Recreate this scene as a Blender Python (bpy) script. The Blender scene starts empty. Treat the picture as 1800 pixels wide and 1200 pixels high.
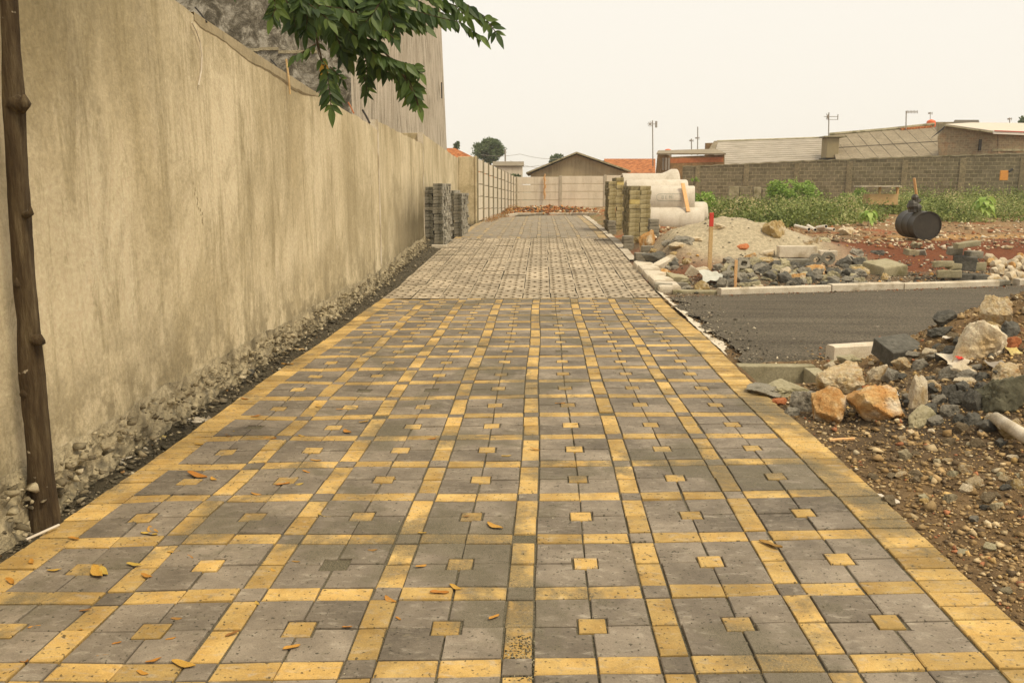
import bpy, bmesh, math, random
import numpy as np
from mathutils import Vector, Matrix, noise as mn
R = math.radians
SC = bpy.context.scene
COL = SC.collection
# ------------------------------------------------------------------ camera
F, TH, PS, CH = 1500.0, R(10.17), R(1.95), 1.4525
cam = bpy.data.objects.new("camera", bpy.data.cameras.new("camera")); COL.objects.link(cam)
cam.location = (0, 0, CH); cam.rotation_euler = (math.pi/2 - TH, 0, PS)
cam.data.sensor_width = 36; cam.data.lens = 36*F/1800; cam.data.clip_end = 3000
SC.camera = cam
# ------------------------------------------------------------------ light
EL, AZ = 56, 128      # sun height; compass direction it comes from, clockwise from +Y
w = bpy.data.worlds.new("World"); SC.world = w; w.use_nodes = True
wt = w.node_tree; wt.nodes.clear()
sky = wt.nodes.new("ShaderNodeTexSky"); sky.sky_type = 'NISHITA'; sky.sun_disc = False
sky.sun_elevation = R(EL); sky.sun_rotation = R(AZ); sky.dust_density = 6; sky.air_density = 1.5
tc = wt.nodes.new("ShaderNodeTexCoord"); sx = wt.nodes.new("ShaderNodeSeparateXYZ")
wt.links.new(tc.outputs["Generated"], sx.inputs[0])
cr = wt.nodes.new("ShaderNodeValToRGB"); cr.color_ramp.elements[0].position = 0.0
cr.color_ramp.elements[0].color = (0.80, 0.75, 0.66, 1); cr.color_ramp.elements[1].position = 0.45
cr.color_ramp.elements[1].color = (0.81, 0.775, 0.71, 1)
wt.links.new(sx.outputs["Z"], cr.inputs[0])
b1 = wt.nodes.new("ShaderNodeBackground"); b1.inputs[1].default_value = 0.06
b2 = wt.nodes.new("ShaderNodeBackground"); b2.inputs[1].default_value = 1.0
ms = wt.nodes.new("ShaderNodeMixShader"); ms.inputs[0].default_value = 0.96
wo = wt.nodes.new("ShaderNodeOutputWorld")
wt.links.new(sky.outputs[0], b1.inputs[0]); wt.links.new(cr.outputs[0], b2.inputs[0])
wt.links.new(b1.outputs[0], ms.inputs[1]); wt.links.new(b2.outputs[0], ms.inputs[2]); wt.links.new(ms.outputs[0], wo.inputs[0])
sl = bpy.data.lights.new("sun", 'SUN'); sl.energy = 2.4; sl.angle = R(16); sl.color = (1, 0.86, 0.62)
so = bpy.data.objects.new("sun", sl); COL.objects.link(so)
sd = Vector((math.sin(R(AZ))*math.cos(R(EL)), math.cos(R(AZ))*math.cos(R(EL)), math.sin(R(EL))))
so.rotation_euler = sd.to_track_quat('Z', 'Y').to_euler(); so.location = sd*30
SC.view_settings.view_transform = 'Standard'; SC.view_settings.look = 'None'
SC.view_settings.exposure = 0.36; SC.view_settings.gamma = 1
SC.cycles.max_bounces = 6; SC.cycles.diffuse_bounces = 3
# ------------------------------------------------------------------ helpers
random.seed(7); RNG = np.random.default_rng(7)
FW = np.array([-math.sin(PS)*math.cos(TH), math.cos(PS)*math.cos(TH), -math.sin(TH)])
RT = np.array([math.cos(PS), math.sin(PS), 0.0]); UP = np.cross(RT, FW); O3 = np.array([0, 0, CH])
def ray(px, py): return FW + RT*(px-900)/F - UP*(py-600)/F
def depth(p): return float((np.array(p)-O3) @ FW)
def atY(px, py, Y): d = ray(px, py); return O3 + d*Y/d[1]
def atZ(px, py, Z=0.0): d = ray(px, py); return O3 + d*(Z-CH)/d[2]

def _h(ix, iy, s):
    v = np.sin(ix*127.1 + iy*311.7 + s*74.7)*43758.5453
    return v - np.floor(v)
def vn(x, y, s=0):
    x = np.asarray(x, float); y = np.asarray(y, float)
    ix, iy = np.floor(x), np.floor(y); fx, fy = x-ix, y-iy
    fx = fx*fx*(3-2*fx); fy = fy*fy*(3-2*fy)
    a = _h(ix, iy, s)*(1-fx)+_h(ix+1, iy, s)*fx; b = _h(ix, iy+1, s)*(1-fx)+_h(ix+1, iy+1, s)*fx
    return (a*(1-fy)+b*fy)*2-1
def fbm(x, y, s=0, o=4):
    r = 0; a = .5
    for i in range(o): r = r + a*vn(x*2**i, y*2**i, s+i*3.1); a *= .5
    return r
def ss(a, b, x): t = np.clip((np.asarray(x, float)-a)/(b-a), 0, 1); return t*t*(3-2*t)
def ga(x, y, cx, cy, sx_, sy_): return np.exp(-((x-cx)/sx_)**2-((y-cy)/sy_)**2)
def zp(y): return np.interp(y, [11.6, 12.6, 14, 17, 21, 24, 28, 36, 60], [0, .015, .07, .165, .26, .305, .34, .37, .4])
XL, XLI, XR, XRI = -2.12, -1.95, 1.63, 1.42
def wx(y): return -2.3 - .015*(y-4)
def roadN(x): return 7.27 + .25*(x-1.8)
def roadF(x): return 11.85 + .27*(x-2.49)
DITCH = (1.70, 2.20, 6.42, 7.08)
def H(x, y):
    x = np.asarray(x, float); y = np.asarray(y, float)
    left = zp(y) - .03 + .02*fbm(x*6, y*6, 1) + .03*ss(-2.15, -2.4, x)
    n = fbm(x*2.2, y*2.2, 3); n2 = fbm(x*9, y*9, 5)
    sl_ = ss(1.75, 4.2, x)
    nm = -.02 + .17*sl_*ss(7.4, 5.5, y) + np.interp(x, [2.45, 2.75, 3.0, 3.35, 3.76, 4.2, 6], [0, .10, .27, .43, .57, .66, .62])*np.where(y > roadN(x)-.72, np.exp(-((y-roadN(x)+.72)/.48)**2), np.exp(-((y-roadN(x)+.72)/1.05)**2)) + .10*ga(x, y, 2.95, 5.7, .8, .6) + .12*ga(x, y, 4.2, 5.0, 1.2, .7)
    nm = nm + (.035*n + .03*n2)*ss(1.65, 2.1, x)
    d = y - roadF(x)
    fld = np.interp(d, [0, .4, 2.2, 2.7, 4.3, 7, 14, 36, 60], [0, .02, .10, .13, .33, .38, .46, .56, .6]) + (.03*n+.018*n2)*ss(0, .5, d)
    fld = fld + .58*ga(x, y, 3.75, 16.2, 1.6, 1.5)*(1+.18*n) + .16*ga(x, y, 2.5, 15.2, .55, .9) + .10*ga(x, y, 4.0, 13.8, 1.6, .8)
    nearpath = zp(y) - .02 + .02*n2
    fld = nearpath + (fld-nearpath)*ss(1.75, 2.5, x)
    far = np.where(y > 35, .25*ga(x, y, .2, 38.5, 2.2, 1.6)*(1+.7*n), 0)
    dn = (roadN(x)-y)
    rd = -.03
    m1 = ss(-.02, .22, dn); m2 = ss(0, .3, d)
    right = nm*m1 + fld*m2 + rd*(1-m1)*(1-m2)
    right = np.where(x > 9, right*ss(14, 9, x)*(dn > 0)+right*(dn <= 0), right)
    path = zp(y) - .07
    h = np.where(x < XL, left, np.where(x > XR, right, path))
    h = np.where(y > 36, np.maximum(fld*ss(1.5, 4, x)+(zp(y)-.02)*(1-ss(1.5, 4, x)), 0) + far, h)
    dd = DITCH
    h = np.where((x > dd[0]-.02) & (x < dd[1]+.05) & (y > dd[2]-.05) & (y < dd[3]+.05), np.minimum(h, -.42), h)
    return h
def Hs(x, y): return float(H(x, y))
def G(px, py):
    d = ray(px, py); t = 1.2; last = t
    while t < 300:
        p = O3 + d*t
        if p[2] < Hs(p[0], p[1]):
            a, b = last, t
            for _ in range(18):
                m = (a+b)/2; p = O3+d*m
                if p[2] < Hs(p[0], p[1]): b = m
                else: a = m
            return O3 + d*b
        last = t; t *= 1.006
    return O3 + d*60

# ---- materials
class NT:
    def __init__(s, name, rough=.9, spec=.25):
        s.m = bpy.data.materials.new(name); s.m.use_nodes = True; s.t = s.m.node_tree
        s.b = s.t.nodes["Principled BSDF"]; s.b.inputs["Roughness"].default_value = rough
        s.b.inputs["Specular IOR Level"].default_value = spec
        s.tc = s.t.nodes.new("ShaderNodeTexCoord"); s.geo = s.t.nodes.new("ShaderNodeNewGeometry")
    def l(s, a, b): s.t.links.new(a, b)
    def obj(s): return s.tc.outputs["Object"]
    def pos(s): return s.geo.outputs["Position"]
    def map(s, v, sc=(1, 1, 1), loc=(0, 0, 0), rot=(0, 0, 0)):
        n = s.t.nodes.new("ShaderNodeMapping"); n.inputs["Scale"].default_value = sc; n.inputs["Location"].default_value = loc
        n.inputs["Rotation"].default_value = rot; s.l(v, n.inputs[0]); return n.outputs[0]
    def noise(s, v, sc, det=4, rg=.55, dist=0):
        n = s.t.nodes.new("ShaderNodeTexNoise"); s.l(v, n.inputs["Vector"]); n.inputs["Scale"].default_value = sc
        n.inputs["Detail"].default_value = det; n.inputs["Roughness"].default_value = rg; n.inputs["Distortion"].default_value = dist
        return n.outputs["Fac"]
    def vor(s, v, sc, feat='F1', out="Distance"):
        n = s.t.nodes.new("ShaderNodeTexVoronoi"); s.l(v, n.inputs["Vector"]); n.inputs["Scale"].default_value = sc; n.feature = feat
        return n.outputs[out]
    def ramp(s, f, st):
        n = s.t.nodes.new("ShaderNodeValToRGB"); e = n.color_ramp.elements
        while len(e) < len(st): e.new(.5)
        for q, (p, c) in zip(e, st):
            q.position = p; q.color = (c, c, c, 1) if not isinstance(c, tuple) else (*c, 1)
        s.l(f, n.inputs[0]); return n.outputs[0]
    def inp(s, sock, v):
        if hasattr(v, "links"): s.l(v, sock)
        elif isinstance(v, tuple): sock.default_value = (*v, 1)
        else: sock.default_value = v
    def mix(s, f, a, b, mode='MIX'):
        n = s.t.nodes.new("ShaderNodeMix"); n.data_type = 'RGBA'; n.blend_type = mode
        s.inp(n.inputs[0], f); s.inp(n.inputs[6], a); s.inp(n.inputs[7], b); return n.outputs[2]
    def math(s, op, a, b=0.0):
        n = s.t.nodes.new("ShaderNodeMath"); n.operation = op; s.inp(n.inputs[0], a); s.inp(n.inputs[1], b); return n.outputs[0]
    def attr(s, name, out="Fac"):
        n = s.t.nodes.new("ShaderNodeAttribute"); n.attribute_name = name; return n.outputs[out]
    def rnd(s): return s.t.nodes.new("ShaderNodeObjectInfo").outputs["Random"]
    def out(s, col, bump=None, bs=.5, bd=.01, rough=None):
        s.inp(s.b.inputs["Base Color"], col)
        if bump is not None:
            n = s.t.nodes.new("ShaderNodeBump"); n.inputs["Strength"].default_value = bs; n.inputs["Distance"].default_value = bd
            s.l(bump, n.inputs["Height"]); s.l(n.outputs[0], s.b.inputs["Normal"])
        if rough is not None: s.inp(s.b.inputs["Roughness"], rough)
        return s.m
def speck(name, c1, c2, sc=8, bd=.006, rough=.92, c3=None, fine=60):
    n = NT(name, rough); v = n.obj()
    a = n.noise(v, sc, 5, .6); c = n.ramp(a, [(.3, c1), (.7, c2)])
    if c3: c = n.mix(n.ramp(n.noise(v, sc*.45, 3), [(.52, 0.), (.66, 1.)]), c, c3)
    f = n.noise(v, fine, 3, .7)
    c = n.mix(.55, c, n.ramp(f, [(.3, .3), (.7, .75)]), 'OVERLAY')
    r = n.rnd(); c = n.mix(1.0, c, n.ramp(r, [(0, .78), (1, 1.0)]), 'MULTIPLY')
    return n.out(c, n.mix(.5, n.noise(v, sc*2.5, 5, .65), f), .8, bd)
M = {}
def paver_mat(name, c1, c2):
    n = NT(name, .85, .3); v = n.pos(); r = n.attr("rnd")
    c = n.mix(n.ramp(n.noise(v, 7, 4), [(.3, 0.), (.7, 1.)]), c1, c2)
    c = n.mix(1.0, c, n.ramp(r, [(0, .68), (.5, .93), (1, 1.16)]), 'MULTIPLY')
    sc_ = n.ramp(n.noise(n.map(v, (1, 2.2, 1)), 13, 6, .7, .6), [(.53, 0.), (.68, 1.)])        # pale scuffs
    c = n.mix(n.math('MULTIPLY', sc_, .5), c, (.44, .385, .30))
    f = n.noise(v, 210, 2, .6); c = n.mix(.5, c, n.ramp(f, [(.3, .35), (.7, .66)]), 'OVERLAY')
    stain = n.ramp(n.noise(v, 2.6, 6, .7, .4), [(.40, .66), (.56, 1.), (.72, 1.1)]); c = n.mix(.8, c, stain, 'MULTIPLY')
    edge_ = n.ramp(n.noise(v, 26, 4, .7), [(.56, 0.), (.68, .5)]); c = n.mix(edge_, c, (.20, .17, .115))
    pit = n.ramp(n.noise(v, 62, 2, .5), [(.30, 1.), (.37, 0.)])
    c = n.mix(n.math('MULTIPLY', pit, .8), c, (.035, .032, .02))
    blob = n.ramp(n.noise(n.map(v, (1, .8, 1), (3, 1, 0)), 1.25, 6, .66, .4), [(.525, 0.), (.575, .6), (.66, .95)])                 # grit left lying
    grain = n.ramp(n.noise(v, 120, 3, .8), [(.35, .5), (.5, 1.)])
    dirtc = n.ramp(n.noise(v, 300, 2, .7), [(.35, (.05, .045, .028)), (.65, (.2, .17, .11))])
    g = n.math('MULTIPLY', blob, grain); c = n.mix(g, c, dirtc)
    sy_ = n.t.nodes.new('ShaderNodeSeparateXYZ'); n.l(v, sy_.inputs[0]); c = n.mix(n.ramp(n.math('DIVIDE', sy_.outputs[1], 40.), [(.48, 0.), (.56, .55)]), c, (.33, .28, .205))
    bh = n.mix(.5, f, n.noise(v, 45, 4, .6))
    return n.out(c, bh, .45, .004)
M['pg'] = paver_mat("grey_paver", (.190, .155, .115), (.265, .220, .165))
M['py'] = paver_mat("yellow_paver", (.475, .295, .088), (.58, .395, .142))
n = NT("joint_sand", .97); v = n.pos()
M['joint'] = n.out(n.ramp(n.noise(v, 150, 3, .7), [(.35, (.065, .057, .036)), (.7, (.21, .18, .12))]), n.noise(v, 200, 2), .8, .006)
n = NT("grass_block", .9); v = n.pos()
c = n.ramp(n.noise(v, 3, 4), [(.3, (.34, .275, .19)), (.7, (.50, .415, .295))]); c = n.mix(1., c, n.ramp(n.attr("rnd"), [(0, .75), (1, 1.08)]), 'MULTIPLY')
c = n.mix(n.ramp(n.noise(v, .8, 4), [(.55, 0.), (.75, .5)]), c, (.2, .17, .11))
M['gb'] = n.out(n.mix(.4, c, n.ramp(n.noise(v, 90, 3), [(.3, .35), (.7, .68)]), 'OVERLAY'), n.noise(v, 70, 3), .5, .005)
n = NT("asphalt", .9); v = n.pos()
c = n.ramp(n.noise(n.map(v, (.6, 1.6, 1), rot=(0, 0, -.26)), 1.1, 6, .65), [(.3, (.085, .070, .048)), (.7, (.15, .125, .088))])
c = n.mix(n.ramp(n.noise(n.map(v, (.25, 4, 1), rot=(0, 0, -.26)), 1.1, 3, .5), [(.45, 0.), (.65, .35)]), c, (.20, .17, .12))
c = n.mix(.85, c, n.ramp(n.noise(v, 34, 4, .8), [(.36, .16), (.62, .82)]), 'OVERLAY')
c = n.mix(n.ramp(n.vor(v, 60), [(.10, .85), (.24, 0.)]), c, (.30, .26, .19))
c = n.mix(n.ramp(n.noise(v, 90, 2, .7), [(.36, .85), (.46, 0.)]), c, (.018, .015, .01))
c = n.mix(n.ramp(n.noise(v, 11, 4, .6), [(.68, 0.), (.71, .7)]), c, (.45, .39, .28))
M['asphalt'] = n.out(c, n.mix(.5, n.noise(v, 34, 4, .8), n.noise(v, 110, 3, .7)), 1., .025)
n = NT("soil", .97); v = n.pos(); c = n.attr("soil", "Color")
c = n.mix(.8, c, n.ramp(n.noise(v, 16, 6, .75), [(.3, .22), (.7, .75)]), 'OVERLAY')
c = n.mix(.5, c, n.ramp(n.noise(v, 110, 3, .8), [(.3, .25), (.7, .8)]), 'OVERLAY')
peb = n.ramp(n.vor(v, 38), [(.10, 1.), (.2, 0.)]); pm = n.ramp(n.noise(v, 4, 3), [(.5, 0.), (.6, .7)])
c = n.mix(n.math('MULTIPLY', peb, pm), c, (.42, .36, .26))
M['soil'] = n.out(c, n.mix(.5, n.noise(v, 28, 6, .7), n.noise(v, 120, 3, .8)), 1., .03)
def plaster(name, lo, hi, drk, pale, sc=1.):
    n = NT(name, .93); v = n.obj()
    a = n.noise(n.map(v, (1.6*sc, 1.6*sc, .35*sc)), 1.6, 7, .62, .4); c = n.ramp(a, [(.28, lo), (.62, hi)])
    s1 = n.ramp(n.noise(n.map(v, (9, 9, .35)), 1.1, 5, .6), [(.46, 0.), (.72, .55)]); c = n.mix(s1, c, pale)
    s2 = n.ramp(n.noise(n.map(v, (5, 5, .5), (3, 7, 1)), 1.0, 6, .7), [(.53, 0.), (.74, .75)]); c = n.mix(s2, c, drk)
    s3 = n.ramp(n.noise(n.map(v, (1, 1, 1.2), (9, 2, 4)), 1.5, 6, .7), [(.56, 0.), (.70, .5)]); c = n.mix(s3, c, drk)
    f = n.noise(v, 30, 4, .7); c = n.mix(.28, c, n.ramp(f, [(.3, .3), (.7, .7)]), 'OVERLAY')
    return n.out(c, n.mix(.5, n.noise(v, 6, 5, .6), f), .5, .02)
n = NT("render_coat", .93); v = n.obj()
c = n.ramp(n.noise(n.map(v, (1, 1, .6)), .9, 6, .6, .5), [(.34, (.46, .375, .225)), (.58, (.66, .56, .375))])
c = n.mix(n.ramp(n.noise(n.map(v, (4, 4, .3)), 1.1, 5, .6), [(.48, 0.), (.75, .45)]), c, (.66, .56, .36))
c = n.mix(n.ramp(n.noise(n.map(v, (4.5, 4.5, .5), (3, 7, 1)), 1.0, 9, .8, .5), [(.50, 0.), (.64, .75)]), c, (.28, .225, .12))
c = n.mix(n.ramp(n.noise(n.map(v, (1, 1, .8), (9, 2, 4)), .8, 9, .78, .8), [(.47, 0.), (.60, .6)]), c, (.31, .25, .14))
c = n.mix(n.ramp(n.noise(n.map(v, (1, 1, 1), (1, 12, 7)), 3.2, 6, .7), [(.58, 0.), (.72, .4)]), c, (.70, .60, .43))
sp_ = n.t.nodes.new("ShaderNodeSeparateXYZ"); n.l(v, sp_.inputs[0])
def band(o, a, b, c_, d_): return n.math('MULTIPLY', n.ramp(n.math('DIVIDE', o, 40.), [(a/40, 0.), (b/40, 1.)]), n.ramp(n.math('DIVIDE', o, 40.), [(c_/40, 1.), (d_/40, 0.)]))
stn = n.noise(n.map(v, (2.2, 2.2, .5), (5, 5, 5)), 1.3, 6, .7)
dmp = n.math('MULTIPLY', band(sp_.outputs[1], 13., 16.5, 19.5, 20.5), n.ramp(n.math('ADD', n.math('MULTIPLY', sp_.outputs[2], .42), n.math('MULTIPLY', stn, .55)), [(.62, .97), (1.05, 0.)]))
c = n.mix(dmp, c, (.115, .09, .045))
dm2 = n.math('MULTIPLY', n.ramp(n.math('DIVIDE', sp_.outputs[1], 40.), [(4.4/40, 1.), (6.2/40, 0.)]), n.ramp(n.math('ADD', n.math('MULTIPLY', sp_.outputs[2], .3), n.math('MULTIPLY', stn, .6)), [(.80, 0.), (1.05, .6)]))
c = n.mix(dm2, c, (.23, .185, .095)); bl_ = n.ramp(n.math('DIVIDE', sp_.outputs[2], 3.), [(.10, .8), (.26, 0.)]); c = n.mix(n.math('MULTIPLY', bl_, n.ramp(n.noise(v, 3.5, 6, .75), [(.44, 0.), (.56, 1.)])), c, (.25, .205, .12))
c = n.mix(n.ramp(n.noise(n.map(v, (1, 1, .35)), 11, 6, .75, .5), [(.56, 0.), (.66, .5)]), c, (.33, .27, .15)); f = n.noise(v, 34, 4, .7); c = n.mix(.42, c, n.ramp(f, [(.3, .3), (.7, .7)]), 'OVERLAY')
M['plaster'] = n.out(c, n.mix(.4, n.noise(n.map(v, (1, 1, .6)), 5, 8, .62), f), .55, .02)
M['raw'] = speck("raw_concrete", (.34, .28, .17), (.50, .42, .27), 7, .03, c3=(.20, .165, .10), fine=45)
n = NT("streaked_facade", .93); v = n.obj()
c = n.ramp(n.noise(n.map(v, (7, 7, .8)), 1.4, 7, .75), [(.40, (.18, .15, .105)), (.47, (.42, .36, .275)), (.7, (.62, .54, .43))])
c = n.mix(n.ramp(n.noise(v, .35, 4), [(.5, 0.), (.7, .4)]), c, (.27, .215, .15))
M['face2'] = n.out(n.mix(.3, c, n.ramp(n.noise(v, 25, 3), [(.3, .3), (.7, .7)]), 'OVERLAY'), n.noise(v, 20, 4), .5, .03)
n = NT("mildewed_facade", .95); v = n.obj()
c = n.ramp(n.noise(v, 3.2, 8, .78, .5), [(.40, (.07, .06, .042)), (.48, (.17, .148, .11)), (.53, (.33, .295, .23)), (.60, (.55, .50, .41))])
c = n.mix(n.ramp(n.noise(n.map(v, (1, 1, .5)), .5, 4), [(.42, .0), (.62, .55)]), c, (.13, .11, .075))
M['face1'] = n.out(c, n.noise(v, 8, 6, .7), .7, .05)
def blockmat(name, c1, c2, mort, sx_=.4, sz=.2, drk=(.12, .1, .06)):
    n = NT(name, .95); v = n.obj(); s_ = n.t.nodes.new("ShaderNodeSeparateXYZ"); n.l(v, s_.inputs[0])
    cb = n.t.nodes.new("ShaderNodeCombineXYZ"); n.l(s_.outputs[0], cb.inputs[0]); n.l(s_.outputs[2], cb.inputs[1])
    b = n.t.nodes.new("ShaderNodeTexBrick"); n.l(cb.outputs[0], b.inputs[0]); b.inputs["Scale"].default_value = 1
    b.inputs["Brick Width"].default_value = sx_; b.inputs["Row Height"].default_value = sz; b.inputs["Mortar Size"].default_value = sz*.09
    b.inputs["Mortar Smooth"].default_value = .5
    b.inputs["Color1"].default_value = (*c1, 1); b.inputs["Color2"].default_value = (*c2, 1); b.inputs["Mortar"].default_value = (*mort, 1)
    c = n.mix(n.ramp(n.noise(v, .9, 6, .7), [(.5, 0.), (.7, .7)]), b.outputs[0], drk)
    c = n.mix(n.ramp(n.noise(n.map(v, (1, 1, 3)), 2, 5, .7), [(.58, 0.), (.7, .6)]), c, mort)
    return n.out(n.mix(.5, c, n.ramp(n.noise(v, 9, 4), [(.3, .3), (.7, .7)]), 'OVERLAY'), b.outputs["Fac"], -.6, .02)
M['block'] = blockmat("block_wall", (.15, .128, .075), (.22, .188, .118), (.33, .275, .165))
M['brickwall'] = blockmat("old_brickwork", (.24, .17, .10), (.30, .235, .14), (.33, .28, .18), .26, .12, (.36, .15, .06))
M['panel'] = plaster("precast_concrete", (.56, .485, .37), (.68, .60, .47), (.46, .38, .26), (.70, .62, .50))
M['post'] = speck("fence_post_concrete", (.40, .35, .26), (.55, .48, .36), 5)
M['postd'] = speck("grooved_post", (.16, .14, .085), (.27, .23, .15), 5)
M['pipe'] = plaster("pipe_concrete", (.50, .445, .355), (.60, .54, .445), (.40, .34, .25), (.63, .575, .49))
M['ink'] = speck("stencil_paint", (.33, .33, .27), (.42, .41, .33), 30)
M['kerb'] = speck("kerb_concrete", (.60, .52, .40), (.72, .63, .49), 6, .004, c3=(.45, .37, .25), fine=90)
M['kerbp'] = speck("pale_kerb", (.54, .465, .355), (.68, .60, .47), 7, .006, c3=(.38, .31, .21), fine=70)
M['greyb'] = speck("grey_block", (.21, .19, .145), (.34, .305, .235), 8, .006, c3=(.13, .115, .08), fine=55)
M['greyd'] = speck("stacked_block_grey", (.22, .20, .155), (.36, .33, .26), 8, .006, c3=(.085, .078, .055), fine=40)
M['grey_lit'] = speck("stacked_block_grey_lit", (.34, .31, .245), (.50, .46, .37), 8, .006, c3=(.13, .12, .09), fine=40)  # paler copy of the stack grey; light on the path side painted in
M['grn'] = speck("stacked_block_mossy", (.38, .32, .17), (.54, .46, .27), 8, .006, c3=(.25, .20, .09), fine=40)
M['grn_shaded'] = speck("stacked_block_mossy_shaded", (.20, .17, .09), (.34, .29, .17), 8, .006, fine=40)  # darker copy of the mossy colour, painting shade onto the path side
M['ylw'] = speck("fresh_yellow_block", (.55, .42, .14), (.62, .50, .22), 8, .004)
M['ochre'] = speck("ochre_rock", (.46, .215, .06), (.62, .42, .19), 3.5, .03, c3=(.70, .58, .42), fine=22)
M['ochre2'] = speck("yellow_mottled_rock", (.34, .22, .07), (.60, .46, .24), 7, .04, c3=(.70, .58, .40), fine=26)
M['palo'] = speck("pale_ochre_rock", (.52, .35, .15), (.74, .62, .43), 6, .05, c3=(.42, .22, .07), fine=22)
M['white'] = speck("limestone", (.55, .44, .28), (.76, .66, .50), 2.5, .02, c3=(.45, .32, .16), fine=26)
M['dark'] = speck("basalt", (.085, .08, .065), (.17, .158, .13), 4, .02, fine=30)
M['grey'] = speck("grey_stone", (.22, .20, .155), (.38, .34, .27), 4, .02, c3=(.11, .10, .075), fine=30)
M['olive'] = speck("olive_boulder", (.10, .095, .06), (.17, .155, .10), 3, .01, fine=20)
M['slab'] = speck("mossy_slab", (.30, .26, .15), (.44, .39, .26), 5, .006, c3=(.20, .175, .09), fine=60)
M['pil'] = speck("pillar_concrete", (.20, .165, .095), (.31, .255, .15), 3, .01, fine=12)
M['brick'] = speck("broken_brick", (.42, .13, .05), (.55, .22, .09), 6, .01)
M['pebble'] = speck("pebble", (.14, .105, .06), (.27, .21, .13), 12, .01)
n = NT("gravel", .95); c = n.attr("col", "Color")
M['gravel'] = n.out(n.mix(.4, c, n.ramp(n.noise(n.pos(), 70, 3, .7), [(.3, .3), (.7, .7)]), 'OVERLAY'), n.noise(n.pos(), 60, 4, .7), .6, .01)
n = NT("bark", .95); v = n.obj()
c = n.ramp(n.noise(n.map(v, (26, 26, 3)), 1, 6, .7), [(.3, (.028, .018, .009)), (.48, (.070, .046, .023)), (.6, (.115, .083, .044)), (.75, (.20, .155, .09))])
c = n.mix(n.ramp(n.noise(v, 17, 3, .6), [(.70, 0.), (.74, .85)]), c, (.45, .38, .27))
M['bark'] = n.out(c, n.noise(n.map(v, (30, 30, 5)), 1, 6, .75), 1., .02)
def leafmat(name, stops, rough=.5):
    n = NT(name, rough, .4); c = n.ramp(n.attr("rnd"), stops)
    n.b.inputs["Transmission Weight"].default_value = 0
    c = n.mix(.3, c, n.ramp(n.noise(n.pos(), 60, 2), [(.3, .35), (.7, .65)]), 'OVERLAY')
    n.out(c); d = n.t.nodes.new("ShaderNodeBsdfTranslucent"); n.l(c, d.inputs[0])
    m = n.t.nodes.new("ShaderNodeMixShader"); m.inputs[0].default_value = .3; o = n.t.nodes["Material Output"]
    n.l(n.b.outputs[0], m.inputs[1]); n.l(d.outputs[0], m.inputs[2]); n.l(m.outputs[0], o.inputs[0]); return n.m
M['leaf'] = leafmat("tree_leaf", [(0, (.02, .042, .009)), (.55, (.060, .105, .018)), (.85, (.13, .19, .035)), (.95, (.20, .26, .06)), (1, (.45, .25, .02))])
M['weed'] = leafmat("weed_leaf", [(0, (.08, .11, .022)), (.45, (.20, .25, .06)), (.8, (.36, .40, .14)), (1, (.52, .45, .22))], .7)
M['drygrass'] = leafmat("dry_grass", [(0, (.30, .12, .04)), (.6, (.45, .24, .09)), (1, (.30, .26, .10))], .8)
M['bush'] = leafmat("bush_leaf", [(0, (.08, .14, .02)), (.5, (.23, .36, .055)), (1, (.46, .58, .16))], .6)
M['farleaf'] = leafmat("far_tree_leaf", [(0, (.07, .11, .04)), (.5, (.13, .175, .075)), (1, (.22, .26, .12))], .8)
n = NT("fallen_leaf", .6); M['fleaf'] = n.out(n.mix(n.ramp(n.noise(n.obj(), 40, 3), [(.4, 0.), (.65, .6)]), n.ramp(n.rnd(), [(0, (.42, .17, .025)), (.4, (.55, .30, .05)), (.75, (.50, .36, .07)), (1, (.25, .12, .035))]), (.22, .09, .02)))
n = NT("corrugated_sheet", .6, .4); v = n.obj(); s_ = n.t.nodes.new("ShaderNodeSeparateXYZ"); n.l(v, s_.inputs[0])
c = n.ramp(n.noise(n.map(v, (1, 1, 6)), 1.2, 4), [(.3, (.40, .355, .285)), (.7, (.56, .505, .42))]); M['sheet'] = n.out(c)
M['fibre'] = speck("fibre_cement", (.22, .178, .118), (.30, .25, .17), 1.5, .01, fine=8)
M['fibred'] = speck("fibre_cement_dark", (.09, .075, .05), (.12, .10, .07), 3)  # dark brown for the lap joints and the far dark roof
n = NT("roof_tile", .85); v = n.obj(); wv = n.t.nodes.new("ShaderNodeTexWave"); n.l(n.map(v, (3.4, 3.4, 3.4)), wv.inputs[0]); wv.inputs["Scale"].default_value = 1; wv.bands_direction = 'X'
c = n.ramp(n.noise(v, 3.5, 5, .7), [(.35, (.26, .09, .03)), (.5, (.58, .20, .06)), (.7, (.66, .28, .10))]); c = n.mix(1., c, n.ramp(wv.outputs["Fac"], [(0, .5), (.5, 1.)]), 'MULTIPLY')
M['tile'] = n.out(c, wv.outputs["Fac"], .8, .05)
def flat(name, c, rough=.6, spec=.4, metal=0):
    n = NT(name, rough, spec); n.b.inputs["Metallic"].default_value = metal; v = n.obj()
    return n.out(n.mix(.35, c, n.ramp(n.noise(v, 14, 4, .6), [(.3, .32), (.7, .68)]), 'OVERLAY'), n.noise(v, 40, 3), .2, .003)
M['pvc'] = flat("pvc", (.72, .66, .54)); M['hole'] = flat("pipe_bore", (.03, .026, .02)); M['steel'] = flat("antenna_metal", (.28, .24, .19), .5)
M['orange'] = flat("orange_plastic", (.75, .14, .03), .4); M['red'] = flat("red_paint", (.58, .05, .03)); M['wood'] = speck("bare_wood", (.46, .30, .13), (.60, .42, .21), 9)
M['woodo'] = speck("orange_wood", (.68, .38, .16), (.78, .48, .24), 9); M['blue'] = flat("blue_plastic", (.05, .25, .50), .4); M['cream'] = flat("cream_plastic", (.50, .49, .41), .4)
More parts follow.
